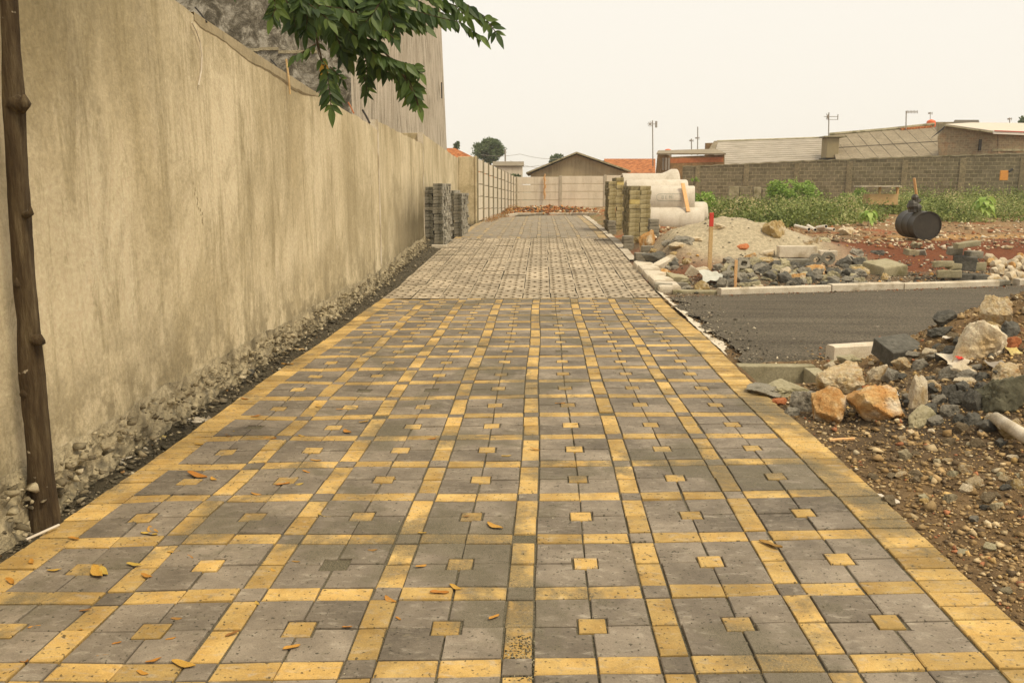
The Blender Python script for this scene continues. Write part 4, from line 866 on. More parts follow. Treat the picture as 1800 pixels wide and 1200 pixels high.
# ---- rubble band behind the far kerb
R_(1563, 485, 72, 40, 'slab', "x"); [bpy.data.objects.remove(o) for o in list(bpy.data.objects) if o.get('label') == 'x']
def blk(px, py, sx_, sy_, sz, mat, label, rot=(0, 0, 0), name="concrete_block", cat="block", lift=0., seed=0, amp=.006, bev=.012, group=None):
    p = G(px, py); me = rough_box(name, sx_, sy_, sz, mat, seed, amp, 3, bev)
    return tag(link(name, me, None, (p[0], p[1]+sy_*.4, p[2]+lift-.01), rot), label, cat, group)
def W(px, wp, py): p = G(px, py); return wp/(F/depth(p))
blk(1562, 484, .50, .45, .20, 'slab', "large weathered concrete slab block lying tilted behind the far kerb", rot=(.16, -.08, .42), seed=1, amp=.02, bev=.03)
blk(1402, 457, .62, .2, .19, 'kerbp', "long cream kerb block lying on the rubble behind the far kerb", rot=(0, 0, -.02), lift=.05, name="kerb_block", cat="kerb", seed=6)
blk(1402, 471, .40, .2, .13, 'greyb', "grey concrete block lying under the long cream kerb block", rot=(0, 0, .04), lift=.02)
blk(1456, 455, .30, .16, .10, 'kerbp', "short cream block beside the right end of the long cream kerb block", lift=.05)
blk(1168, 476, .14, .62, .14, 'kerbp', "long pale kerb block lying askew on the rubble beside the pale edge blocks", rot=(.3, .1, -.82), name="kerb_block", cat="kerb", lift=.02)
blk(1167, 512, .26, .14, .12, 'greyb', "small squared grey block at the corner where the path meets the road", rot=(0, 0, -.15))
blk(1190, 498, .30, .22, .13, 'slab', "pinkish grey broken slab in the rubble left of the plastic bag", rot=(.2, .1, .3), amp=.02)
blk(1212, 486, .16, .08, .17, 'white', "white angular broken tile standing in the rubble", rot=(.2, .5, .2)); blk(1200, 508, .17, .12, .10, 'greyb', "small pale grey block in front of the orange rock by the road corner")
def gridblock(px, py, s_, label, rot, mat='greyb', lift=0.):
    p = G(px, py); bm = bmesh.new(); V, Fc = [], []
    for c in (-1, 1):
        O = [(math.cos(a), math.sin(a)) for a in [math.pi*(i/4+.125) for i in range(8)]]; k = len(V)
        for y in (-.05, .05):
            for (x, z) in O: V.append((c*.098+x*.105, y, z*.105+.1))
            for i in range(8): a = math.pi*(i/4+.125); r_ = .062*(1.0 if i % 2 else .85); V.append((c*.098+r_*math.cos(a+.39), y, r_*math.sin(a+.39)*.9+.1))
        for i in range(8):
            j = (i+1) % 8; Fc += [(k+i, k+j, k+8+j, k+8+i), (k+16+j, k+16+i, k+24+i, k+24+j), (k+j, k+i, k+16+i, k+16+j), (k+8+i, k+8+j, k+24+j, k+24+i)]
    V = [(x*s_, y*s_, z*s_) for x, y, z in V]; bm.free()
    return tag(mk("grid_block", V, Fc, mat, loc=(p[0], p[1]+.05, p[2]+lift), rot=rot), label, "block", "hollow grid blocks on the rubble")
gridblock(1447, 470, 1.0, "grey hollow block with two diamond holes standing right of the long cream kerb block", (0, -.12, 0), lift=.03)
gridblock(1305, 482, .95, "grey hollow block with diamond hole lying tilted right of the short stake", (-.7, -.45, .1), lift=.03)
gridblock(1505, 470, .9, "pale hollow block half buried left of the large concrete slab", (-.9, .5, .3), lift=.02)
# rocks: (px, py_bottom, w, h, mat, label)
for i, r_ in enumerate([
    (1138, 440, 30, 38, 'ochre', "round bright orange rock beside the small grey block pile right of the path"), (1137, 405, 22, 14, 'white', "white stone right of the tall mossy block stack"),
    (1155, 404, 14, 10, 'ochre', "small orange stone next to the white stone by the pipes"), (1150, 415, 18, 9, 'white', "flat whitish stone below the small orange stone"),
    (1150, 445, 16, 9, 'ochre2', "small orange and black stone behind the askew kerb block"), (1168, 487, 22, 15, 'ochre', "small orange rock just below the askew kerb block"),
    (1233, 512, 26, 20, 'ochre2', "bright yellow orange rock in the rubble below the plastic bag"), (1272, 508, 22, 22, 'grey', "squared grey stone left of the short stake foot"),
    (1363, 411, 0, 0, '', ''), (1362, 421, 44, 36, 'ochre2', "big ochre boulder on the right shoulder of the sand pile"), (1262, 404, 30, 12, 'white', "flat white stone on top of the sand pile right of the red tipped stake"),
    (1320, 463, 26, 20, 'ochre', "orange rock at the foot of the sand pile"), (1345, 462, 34, 10, 'ochre2', "flat orange brown stone right of the orange rock at the sand pile foot"),
    (1383, 488, 24, 20, 'white', "rounded white rock in the middle of the dark rubble"), (1404, 497, 30, 18, 'ochre', "pale and orange two tone rock in front of the rubble band"),
    (1440, 486, 42, 22, 'ochre', "wide orange rock behind the two tone rock"), (1515, 482, 36, 16, 'ochre2', "long pale tan rock just left of the large concrete slab"), (1556, 493, 14, 14, 'ochre2', "small tan upright stone in front of the large concrete slab"),
    (1455, 504, 30, 11, 'slab', "flat greenish pale stone near the far kerb"), (1352, 494, 26, 9, 'slab', "flat pale grey stone in front of the dark rubble"), (1347, 477, 24, 9, 'white', "flat whitish stone on the dark rubble"),
    (1490, 414, 30, 16, 'white', "white and orange stone right of the plastic pipes"), (1420, 430, 30, 10, 'white', "cream angular stone chip behind the long cream kerb block"), (1435, 428, 14, 14, 'white', "upright white triangular stone behind the long cream kerb block"),
    (1352, 452, 30, 14, 'white', "whitish broken stone left of the long cream kerb block"), (1235, 482, 30, 14, 'white', "pale pinkish stone at the foot of the red tipped stake"),
    (1310, 505, 24, 9, 'slab', "flat pale stone just right of the short stake foot"), (1335, 506, 24, 6, 'white', "flat white chip lying near the kerb right of the short stake"),
    (1398, 374, 0, 0, '', ''), (1200, 430, 44, 16, 'grey', "long grey stone on the left slope of the sand pile"), (1222, 424, 30, 8, 'white', "white flat chip on the sand pile left of the red tipped stake"),
    (1195, 437, 36, 12, 'white', "whitish slab lying above the askew kerb block"), (1160, 462, 60, 20, 'dark', "dark grey slab behind the askew kerb block"), (1213, 392, 40, 8, 'slab', "mossy plank like stone at the base of the lower concrete pipe"),
    (1185, 396, 46, 9, 'slab', "flat mossy slab in front of the lower concrete pipe"), (1120, 398, 0, 0, '', ''), (1305, 440, 30, 12, 'brick', "reddish brown clod on the sand pile slope"),
    (1770, 437, 16, 6, 'white', "lone white stone on the red earth bank at the right"), (1545, 448, 26, 9, 'dark', "dark stone behind the large concrete slab"), (1552, 446, 10, 6, 'ochre2', "small orange stone on the dark stone behind the large concrete slab"),
    (1508, 450, 24, 14, 'grey', "grey rounded stone at the foot of the red bank"), (1450, 425, 30, 8, 'slab', "pale flat stone below the plastic pipes on the red bank")]):
    if r_[2]: R_(*r_, var=(i*5+2) % 12)
random.seed(21)
for i in range(110):
    px = random.uniform(1262, 1530); py = random.uniform(462, 508)-(0 if px > 1340 else 0); wp = random.uniform(14, 32)
    if 1370 < px < 1480 and py < 472: py = random.uniform(478, 506)
    R_(px, py, wp, wp*random.uniform(.45, .7), random.choice(['dark', 'dark', 'grey', 'grey', 'grey', 'slab', 'slab']), "dark grey rubble stone in the loose band between the far kerb and the sand pile", group="dark rubble stones behind the far kerb", fine=wp > 20)
for i in range(46):
    px = random.uniform(1738, 1812); py = random.uniform(462, 497); wp = random.uniform(12, 24)
    R_(px, py, wp, wp*random.uniform(.6, .8), random.choice(['white', 'white', 'white', 'ochre']), "pale cream stone in the heap at the right behind the far kerb", group="pale stones heaped at the right", fine=False, lift=random.choice([0, .0, .05, .1])*(1 if py < 488 else 0))
for i in range(26):
    px = random.uniform(1275, 1322); py = random.uniform(352, 364); wp = random.uniform(5, 10)
    R_(px, py, wp, wp*.8, random.choice(['white', 'white', 'ochre']), "pale stone in the small far heap beside the block wall pillar", group="pale stones heaped by the far pillar", fine=False, lift=.25*random.random()*(1-abs(px-1300)/26))
for i in range(34):
    px = random.uniform(1110, 1215); py = random.uniform(398, 512)
    if px < 1110+(py-400)*.55: px += 45
    wp = random.uniform(8, 20)
    R_(px, py, wp, wp*random.uniform(.5, .7), random.choice(['grey', 'dark', 'slab', 'ochre2', 'grey']), "small mixed stone in the strip between the path and the sand pile", group="stones between path and sand pile", fine=False)
# small stacks on red bank
blk(1603, 449, .26, .16, .12, 'slab', "left mossy block at the base of the little pile under the drum", rot=(.1, .1, .3), amp=.015); blk(1622, 449, .18, .16, .11, 'greyb', "right grey block at the base of the little pile under the drum", rot=(.1, -.2, -.4), amp=.015)
gridblock(1610, 438, .62, "pale ring shaped hollow block on top of the little pile under the drum", (.5, .15, .3), 'slab', lift=.02)
L9 = [(1668, 488, .24, .12, .09, 'slab', 0., "pale tan block at the bottom left of the dark block pile"), (1697, 494, .26, .14, .09, 'dark', 0., "black block at the bottom middle of the block pile behind the kerb"), (1722, 494, .22, .14, .08, 'dark', 0, "black block at the bottom right of the block pile"),
      (1662, 470, .20, .12, .07, 'slab', .03, "pale green tan block second row left of the block pile"), (1682, 474, .14, .12, .07, 'slab', .03, "short tan block second row of the block pile"), (1702, 476, .22, .16, .17, 'dark', .05, "largest black block in the centre of the block pile"),
      (1727, 478, .16, .14, .10, 'slab', .05, "pale mossy block right of the large black block"), (1722, 456, .18, .14, .09, 'greyb', .12, "grey ridged block on the upper right of the block pile"), (1690, 450, .15, .12, .09, 'greyb', .05, "dark grey block carrying the tilted cap block of the pile"),
      (1700, 434, .26, .14, .06, 'slab', .0, "tilted pale cap block topmost of the block pile"), (1655, 452, .03, .28, .02, 'ochre2', .02, "thin orange stick leaning on the left of the block pile")]
base = G(1700, 496)
for i, (px, py, a, b, c, mt, lf, lb) in enumerate(L9):
    q = atY(px, py, base[1]+(.06 if i < 9 else .1)); me = rough_box("pile_block", a*(1.45 if i < 10 else 1), b, c*(1.3 if i < 10 else 1), mt, i, .008, 3, .012)
    tag(link("pile_block" if i < 10 else "stick", me, None, (q[0], q[1]+(.03*i if 3 <= i < 9 else 0), max(q[2], Hs(q[0], q[1])-.12)), (.05*(i % 3), (-.12 if i == 9 else .04*((i % 3)-1)), .15*((i*7) % 5-2))), lb, "block" if i < 10 else "stick", "blocks piled behind the far kerb" if i < 10 else None)
# pillow support under pile
# stakes
def stake(px, pyb, pyt, wpx, label, mats, red=0):
    p = G(px, pyb); s = F/depth(p); t = atY(px-1, pyt, p[1]); h_ = t[2]-p[2]; e_ = emp("wooden_stake", p-np.array([0, 0, .08]), label, "stake"); u = wpx/s/2; m = MB().box(-u, u, -u*.7, u*.7, 0, .08+h_*(1-red)); bevel(m.mk("shaft", mats, e_), .003, 1)
    if red: bevel(MB().box(-u*1.06, u*1.06, -u*.78, u*.78, .08+h_*(1-red), .08+h_).mk("painted_tip", 'red', e_), .003, 1)
    return e_
stake(1247, 474, 374, 6.5, "tall wooden stake with red painted tip in front of the sand pile", 'wood', .24)
stake(1292, 505, 457, 5, "short brown wooden stake stuck behind the left end of the far kerb", 'woodo')
# ---- concrete pipes
def cpipe(x0, x1, y, z, r_, label, bell=0., yaw=0., inkit=False):
    root = emp("concrete_pipe", (x0, y, z), label, "pipe", "concrete drainage pipes stacked right of the path", rz=yaw); L_ = x1-x0; K = 40; V, Fc = [], []
    rb = r_*(1+bell)
    prof = [(0, r_*.84), (0, r_*.97), (.02, r_), (L_-.45, r_), (L_-.3, (r_+rb)/2), (L_-.18, rb), (L_-.015, rb), (L_, rb*.97), (L_, r_*.9)] if bell else [(0, r_*.84), (0, r_*.97), (.02, r_), (L_*.5, r_), (L_-.03, r_*.995), (L_, r_*.96), (L_, r_*.84)]
    prof += [(L_*.5, r_*.84), (0, r_*.84)]
    for (x, rr) in prof:
        for k in range(K): a = 2*math.pi*k/K; V.append((x, rr*math.cos(a), rr*math.sin(a)))
    for i in range(len(prof)-1):
        for k in range(K): Fc.append((i*K+k, (i+1)*K+k, (i+1)*K+(k+1) % K, i*K+(k+1) % K))
    o = mk("pipe_shell", V, Fc, 'pipe', root, smooth=True); o.data.set_sharp_from_angle(angle=R(40))
    if inkit:
        m = MB(); rr = r_+.004
        def S(u, v): a = math.pi+.0 - v/r_; return (u, rr*math.cos(a), rr*math.sin(a)*1.0)
        def seg(u0, v0, u1, v1, wd=.007):
            n_ = 8; d = np.array([u1-u0, v1-v0]); L2 = np.linalg.norm(d); nn = np.array([-d[1], d[0]])/L2*wd; Vv = []
            for i in range(n_+1): c = np.array([u0, v0])+d*i/n_; Vv += [S(*(c+nn)), S(*(c-nn))]
            m.add(Vv, [(2*i, 2*i+1, 2*i+3, 2*i+2) for i in range(n_)])
        c0u, v0, hh_ = .46, .10, .095
        arc = [(c0u-hh_*.9*math.cos(t), v0+hh_*math.sin(t)) for t in np.linspace(-1.5, 1.5, 9)]
        for a_, b_ in zip(arc[:-1], arc[1:]): seg(*a_, *b_)
        seg(c0u, v0+hh_, 1.05, v0+hh_); seg(c0u, v0-hh_, 1.05, v0-hh_)
        u = .52; Hh = .05
        letters = {'B': [(0, -1, 0, 1), (0, 1, .8, .9), (0, 0, .8, 0), (0, -1, .8, -.9), (.8, .9, .8, -.9)], 'E': [(0, -1, 0, 1), (0, 1, .8, 1), (0, 0, .7, 0), (0, -1, .8, -1)], 'M': [(0, -1, 0, 1), (0, 1, .5, 0), (.5, 0, 1, 1), (1, 1, 1, -1)], 'I': [(0, -1, 0, 1)]}
        for ch in "BEMI":
            for (a_, b_, c_, d_) in letters[ch]: seg(u+a_*.055, v0+b_*Hh, u+c_*.055, v0+d_*Hh, .006)
            u += .10
        m.mk("stencil", 'ink', root)
    return root
cpipe(2.55, 4.46, 24.0, .54, .40, "lower front concrete pipe resting on the ground", yaw=-.14)
cpipe(2.85, 4.72, 24.95, .66, .40, "lower rear concrete pipe mostly hidden behind the front pipes", yaw=.0)
cpipe(2.50, 4.85, 25.8, .66, .40, "lower back concrete pipe hidden behind the others")
cpipe(2.83, 4.24, 24.3, 1.11, .41, "upper front concrete pipe with faint stencilled oval mark", yaw=-.12, inkit=True)
cpipe(2.45, 4.20, 25.3, 1.26, .44, "upper middle concrete pipe showing between stencilled pipe and flared pipe", yaw=-.02)
cpipe(2.38, 4.02, 25.9, 1.42, .47, "upper back concrete pipe with wide flared socket end", bell=.26, yaw=.06)
a, c = atY(1200, 322, 23.88), atY(1210, 372, 23.5); m = MB(); ax = np.array(c)-np.array(a); ln = np.linalg.norm(ax)
o = tag(rough_box("plank", 1, 1, 1, 'woodo') and MB().box(-.055, .055, -.012, .012, 0, ln).mk("plank", 'woodo'), "orange wooden plank leaning upright against the front pipes", "plank"); o.location = c; o.rotation_euler = Vector(list(-ax)).to_track_quat('Z', 'Y').to_euler(); bevel(o, .004, 1)
# ---- stacked blocks
BR = []   # (centre, size-key, rot, mat, group, label, facing)
def stackb(x0, y0, nx_, ny_, nz_, bl, bw_, bh, mats, gname, where, side, zb=None, topdrop=None, end='front', lean=0., jx=.012):
    zb = Hs(x0, y0)+.0 if zb is None else zb
    for k in range(nz_):
        for j in range(ny_):
            for i in range(nx_):
                if topdrop and topdrop(i, j, k): continue
                ex = (i == nx_-1) if side > 0 else (i == 0)
                top = (k >= nz_-2) or (topdrop and topdrop(i, j, k+1))
                if not (j == 0 or ex or top): continue
                x = x0+(i+.5)*(bl+.002)+random.gauss(0, jx*(1.8 if ex and j else .7))+lean*k*bh*(1 if i else .6); y = y0+(j+.5)*bw_+random.gauss(0, .006)-(random.uniform(0, .02) if j == 0 else 0); z = zb+(k+.5)*bh
                f = 'front' if j == 0 else ('side' if ex else 'top')
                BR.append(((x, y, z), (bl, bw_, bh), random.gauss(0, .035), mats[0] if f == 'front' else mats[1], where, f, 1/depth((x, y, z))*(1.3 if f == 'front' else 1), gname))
random.seed(5)
stackb(-2.53, 18.55, 2, 9, 19, .205, .2, .072, ('greyd', 'grey_lit'), "grey stack", "the tall grey stack against the beige wall", 1, zb=.19, topdrop=lambda i, j, k: (k > 17 and (i == 0 or j < 1)) or (k > 16 and i == 0 and j < 1), lean=-.02)
stackb(-2.38, 21.3, 2, 9, 16, .205, .2, .072, ('greyd', 'grey_lit'), "grey stack", "the lower grey stack on the left", 1, zb=.25, topdrop=lambda i, j, k: k > 14 and (i == 1), lean=.0)
stackb(1.93, 19.0, 2, 8, 13, .232, .2, .099, ('grn', 'grn_shaded'), "mossy stack", "the nearer mossy stack right of the path", -1, zb=.22, topdrop=lambda i, j, k: k > 11 and j < 1 and i == 0, lean=.004)
stackb(1.80, 23.2, 2, 7, 15, .20, .2, .097, ('grn', 'grn_shaded'), "mossy stack", "the farther mossy stack right of the path", -1, zb=.28, topdrop=lambda i, j, k: (k > 13 and i == 0), lean=-.006)
def small(x0, y0, nx_, ny_, nz_, where, mats=('greyb', 'greyd'), side=-1, bl=.2, bh=.075): stackb(x0, y0, nx_, ny_, nz_, bl, .1, bh, mats, "low pile", where, side, jx=.01)
small(1.72, 18.0, 1, 3, 4, "the small dark pile at the foot of the nearer mossy stack"); small(2.28, 18.2, 1, 3, 6, "the short grey pile at the right of the nearer mossy stack")
small(1.72, 22.2, 1, 3, 5, "the small dark pile between the two mossy stacks"); small(1.72, 15.6, 1, 2, 2, "the low grey pile beside the bright orange rock", bh=.1); small(1.90, 15.1, 1, 2, 2, "the two block grey pile just past the pale edge blocks", bh=.1, bl=.24); small(1.92, 16.3, 1, 2, 2, "the low pale grey pile behind the bright orange rock's left", bl=.24, bh=.1)
BR.sort(key=lambda b: -b[6]); meshes = {}
def brick_mesh(sz, mat, v):
    key = (sz, mat, v)
    if key not in meshes: meshes[key] = rough_box("paving_block", sz[0]-.006, sz[1]-.004, sz[2]-.004, mat, v, .005, 1, .006)
    return meshes[key]
rest = MB()
for n_, (c, sz, rz, mt, where, f, _, g) in enumerate(BR):
    mt2 = mt
    if mt == 'grn' and random.random() < .12 and c[2] > 1.1: mt2 = 'ylw'
    if mt == 'greyd' and random.random() < .25: mt2 = 'greyb'
    if mt == 'grey_lit' and random.random() < .35: mt2 = 'greyd'
    if n_ < 285:
        side_ = {'front': "in the near face", 'side': "in the path side face", 'top': "along the top"}[f]
        if g == "low pile": lb = f"grey paving block in {where}"; gr = f"paving blocks in {where}"
        else: lb = f"paving block {side_} of {where}"; gr = f"blocks {side_} of {where}"
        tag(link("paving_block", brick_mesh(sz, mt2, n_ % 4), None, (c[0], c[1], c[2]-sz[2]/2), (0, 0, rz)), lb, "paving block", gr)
    else:
        T = Matrix.Translation(Vector(c)) @ Matrix.Rotation(rz, 4, 'Z'); s_ = .003; rest.box(-sz[0]/2+s_, sz[0]/2-s_, -sz[1]/2+s_, sz[1]/2-s_, -sz[2]/2+s_, sz[2]/2-s_, T); rest_last = mt
fi = []; 
for (c, sz, rz, mt, *_) in BR[285:]: fi += [{'greyd': 0, 'grey_lit': 1, 'grn': 2, 'grn_shaded': 3, 'greyb': 0}[mt]]*6
tag(mk("stacked_paving_blocks", rest.V, rest.F, ['greyd', 'grey_lit', 'grn', 'grn_shaded'], mi=fi), kind='stuff')
# pale slab under left stack, and little block bits on the verge
blk(772, 437, .34, .12, .09, 'kerbp', "pale concrete block lying at the foot of the tall grey stack by the wall", name="concrete_block")
for (px, py, lb) in ((571, 549, "mossy grey block leaning upright on the wall footing, left of the pair"), (592, 540, "mossy grey block leaning on the wall footing, right of the pair")):
    blk(px, py, .10, .10, .20, 'grn', lb, rot=(.15, .25, .3), lift=.0, amp=.004)
blk(580, 556, .12, .1, .10, 'grn', "small broken mossy block lying under the leaning pair at the wall", rot=(.1, .1, .8))
for i, (px, py, wp, hp, mt, lb) in enumerate(((352, 700, 22, 22, 'greyb', "angular grey concrete chunk at the wall foot near the pale board"), (145, 852, 34, 20, 'raw', "pale lump of mortar in the dirt right of the tree trunk"), (437, 662, 26, 12, 'dark', "dark stone on the verge at the wall foot"), (510, 690, 0, 0, '', ''), (222, 790, 14, 10, 'brick', "pinkish stone on the wall footing above the dirt"), (690, 470, 30, 8, 'kerb', "flat pale stone near the wall where the grass paving starts"), (735, 437, 20, 8, 'raw', "pale flat stone left of the tall grey stack"), (720, 445, 22, 7, 'raw', "low pale stone on the verge before the tall grey stack"), (690, 462, 26, 7, 'raw', "long flat pale stone on the verge by the wall"))):
    if wp: R_(px, py, wp, hp, mt, lb, var=(i*3) % 12)
# ---- pvc pipes
def hollow(name, P0, P1, ro, ri, mo, parent=None):
    P0, P1 = Vector(list(map(float, P0))), Vector(list(map(float, P1))); d = (P1-P0); L_ = d.length; q = d.to_track_quat('X', 'Z'); K = 18; V = []
    pr = [(0, ri), (0, ro), (L_, ro), (L_, ri), (L_*.7, ri*.98)]; Fc = []
    for (x, r0) in pr:
        for k in range(K): a = 2*math.pi*k/K; V.append((x, r0*math.cos(a), r0*math.sin(a)))
    for i in range(4):
        for k in range(K): Fc.append((i*K+k, (i+1)*K+k, (i+1)*K+(k+1) % K, i*K+(k+1) % K))
    Fc.append(tuple(4*K+k for k in range(K))); Fc.append(tuple(range(K-1, -1, -1)))
    mi_ = [0]*(3*K)+[1]*K+[1, 0]
    o = mk(name, V, Fc, [mo, 'hole'], parent, mi=mi_, smooth=False); o.location = P0; o.rotation_mode = 'QUATERNION'; o.rotation_quaternion = q; return o
pg0 = G(1435, 411)[1]
for i, (xa, ya, xb, yb, r_) in enumerate(((1398, 397, 1422, 403, .042), (1420, 397, 1433, 404, .040), (1436, 400.5, 1452, 398, .042), (1437, 402.5, 1466, 403.5, .042), (1412, 402, 1424, 404, .03))):
    if i == 4: continue
    a, c = atY(xa, ya, pg0+.5+.3*(i < 2)), atY(xb, yb, pg0+(.0 if i != 2 else .1))
    tag(hollow("plastic_pipe", a, c, r_, r_*.78, 'pvc'), ["leftmost white plastic pipe with open end on the edge of the red bank", "second white plastic pipe from the left with dark open end", "white plastic pipe lying highest in the bundle", "rightmost white plastic pipe with dark open end"][i], "pipe", "white plastic pipes on the red bank")
# ---- tar drum with stump and board
pb = G(1618, 424); yd = pb[1]; cF = atY(1630, 397, yd); cB = atY(1598, 386, yd+.85); rD = 25.5/(F/depth(cF)); e_ = emp("tar_drum", (cF[0], yd, pb[2]), "black tarred metal drum lying on its side at the edge of the red bank", "drum")
def rel(p): return np.array(p)-np.array([cF[0], yd, pb[2]])
cF = cF; cB = np.array([cB[0], yd+.85, cF[2]+.02]); ax = (cB-cF)/np.linalg.norm(cB-cF); u1 = np.cross(ax, [0, 0, 1.]); u1 /= np.linalg.norm(u1); u2 = np.cross(u1, ax); L_ = float(np.linalg.norm(cB-cF)); V, Fc = [], []; K = 40
prof = [(.02, 0), (.02, .93), (0, .95), (0, 1.0), (.03, 1.0), (.05, .985), (L_*.33, .985), (L_*.34, .992), (L_*.35, .985), (L_*.66, .98), (L_*.67, .99), (L_*.68, .985), (L_-.03, .985), (L_, 1.0), (L_, .95), (L_-.02, 0)]
for (x, rr) in prof:
    for k in range(K):
        a = 2*math.pi*k/K; dd_ = 1-.03*math.exp(-((a-1.9)/.4)**2); V.append(rel(cF+ax*x+(u1*math.cos(a)+u2*math.sin(a))*rD*rr*dd_))
for i in range(len(prof)-1):
    for k in range(K): Fc.append((i*K+k, i*K+(k+1) % K, (i+1)*K+(k+1) % K, (i+1)*K+k))
o = mk("drum_shell", V, Fc, 'drum', e_, smooth=True); o.data.set_sharp_from_angle(angle=R(35))
m = MB(); r5 = random.Random(3)
for (a_, b__, rr) in (((1605, 373), (1604, 352), .115), ((1612, 373), (1611, 358), .095), ((1607, 362), (1609, 342), .075)):
    pp = [atY(a_[0]+(b__[0]-a_[0])*t+r5.uniform(-1.2, 1.2), a_[1]+(b__[1]-a_[1])*t, yd+.32) for t in np.linspace(0, 1, 5)]; m.tube(pp, [rr*r5.uniform(.8, 1.1)*(1 if q < 4 else .55) for q in range(5)], 7)
for (q, r2) in (((1618, 351), .03), ((1598, 354), .03)): m.tube([atY(1608, 358, yd+.32), atY(q[0], q[1], yd+.34)], [.06, r2], 6)
o = m.mk("charred_stump", 'drum'); tag(o, "ragged black lump standing on top of the black drum", "stump")
a, c = atY(1607, 313, yd+.36), atY(1611, 343, yd+.36); o = MB().box(-.045, .045, -.012, .012, 0, float(np.linalg.norm(a-c))).mk("narrow_board", 'woodo'); o.location = c; o.rotation_euler = Vector(list(a-c)).to_track_quat('Z', 'Y').to_euler(); bevel(o, .006, 1); tag(o, "narrow orange wooden board sticking up from the black lump on the drum", "board")
# wooden frame / cabinet in the weeds
Yw = 33.; p = atY(1552, 358, Yw); e_ = emp("wooden_crate", (p[0], Yw, p[2]-.05), "pale wooden cabinet with overhanging thin top board standing in the weeds", "cabinet"); u = depth(p)/F
MB().box(-27*u, 26*u, -.03, .03, 18*u, 34*u-.0).V; bevel(MB().box(-25*u, 26*u, 0, .6, 0, 19*u).mk("side_panel", 'wood', e_), .01, 1)
MB().box(-8*u, -4.5*u, .0, .1, 19*u, 31*u).mk("post", 'wood', e_); MB().box(23*u, 26*u, .0, .1, 19*u, 31*u).mk("post", 'woodo', e_); bevel(MB().box(-43*u, 27*u, -.2, .6, 31*u, 33*u).mk("top_board", 'kerbp', e_), .008, 1)
# orange bucket on wall, far heap of sheet
p = atY(1764, 316, 44.2); e_ = emp("orange_sign", p, "orange square board hanging on the block wall at the right", "board"); s = depth(p)/F; bevel(MB().box(-7*s, 7*s, -.03, .03, -1*s, 16*s).mk("board", 'ochrep', e_), .01, 1); MB().tube([(7*s, 0, 14*s), (14*s, 0, 18*s)], .07, 6).mk("bracket", 'hole', e_)
p = G(1787, 366); s = depth(p)/F; R_(1790, 360, 48, 22, 'grey', "grey heap of crumpled roofing felt in the weeds at the right edge", var=4)
sheetlet(1762, 358, 28, 2, 'whitep', "thin white board lying in the weeds beside the grey heap", name="board_scrap", cat="board", lift=.1)
# ---- gravel and small rubble as stuff
def poly_stones(name, pts, sizes, cols, seed=0):
    """many little stones in one mesh"""
    rs = np.random.default_rng(seed); bases = []
    for v in range(6):
        bm = bmesh.new(); r2 = random.Random(v)
        for _ in range(9): q = Vector((r2.gauss(0, 1), r2.gauss(0, 1), r2.gauss(0, 1))).normalized()*r2.uniform(.75, 1); bm.verts.new(q)
        bmesh.ops.convex_hull(bm, input=bm.verts[:]); bmesh.ops.triangulate(bm, faces=bm.faces[:]); bm.verts.ensure_lookup_table(); bm.verts.index_update()
        bases.append((np.array([q.co[:] for q in bm.verts]), np.array([[q.index for q in f.verts] for f in bm.faces]))); bm.free()
    VV, FF, CC = [], [], []; k = 0
    for i, (p, s_) in enumerate(zip(pts, sizes)):
        b_, f_ = bases[i % 6]; a = rs.uniform(0, 6.28); c, sn = math.cos(a), math.sin(a); sc_ = s_*np.array([1, rs.uniform(.6, 1), rs.uniform(.4, .8)])
        q = b_*sc_; q = np.c_[q[:, 0]*c-q[:, 1]*sn, q[:, 0]*sn+q[:, 1]*c, q[:, 2]]+p; VV.append(q); FF.append(f_+k); k += len(b_); CC.append(np.repeat(cols[i][None], len(b_), 0))
    V = np.concatenate(VV); Fz = np.concatenate(FF); C = np.concatenate(CC); me = bpy.data.meshes.new(name); me.vertices.add(len(V)); me.vertices.foreach_set("co", V.ravel())
    me.loops.add(Fz.size); me.loops.foreach_set("vertex_index", Fz.ravel().astype(np.int32)); me.polygons.add(len(Fz)); me.polygons.foreach_set("loop_start", np.arange(0, Fz.size, 3, dtype=np.int32)); me.update(calc_edges=True)
    a = me.attributes.new("col", 'FLOAT_COLOR', 'POINT'); a.data.foreach_set("color", np.c_[C, np.ones(len(C))].astype(np.float32).ravel()); me.materials.append(M['gravel']); return tag(link(name, me), kind='stuff')
def pal(n, ch, pr, rs): ch = np.array(ch); return ch[rs.choice(len(ch), n, p=pr)]*rs.uniform(.7, 1.2, (n, 1))
BROWN = [(.29, .19, .085), (.42, .29, .14), (.54, .41, .23), (.15, .105, .06), (.62, .52, .35), (.40, .17, .08), (.50, .33, .13)]
rs = np.random.default_rng(3)
n = 46000; u = rs.uniform(0, 1, n)**1.0; y = 2.0+5.6*rs.uniform(0, 1, n)**1.2; x = XR+.0+rs.uniform(0, 1, n)**.9*(1.0+.62*y); s_ = np.exp(rs.normal(math.log(.0095), .55, n)); s_ = np.clip(s_, .004, .055)
ok = ~((x > DITCH[0]-.06) & (x < DITCH[1]+.1) & (y > DITCH[2]-.1) & (y < DITCH[3]+.1)) & (y < roadN(x)-.08) & (x > XR+.01+.06*vn(y*3, 1, 3)*0); x, y, s_ = x[ok], y[ok], s_[ok]
z = H(x, y)+s_*.25; poly_stones("mound_gravel", np.c_[x, y, z], s_, pal(len(x), BROWN, [.32, .26, .12, .19, .03, .03, .05], rs), 1)
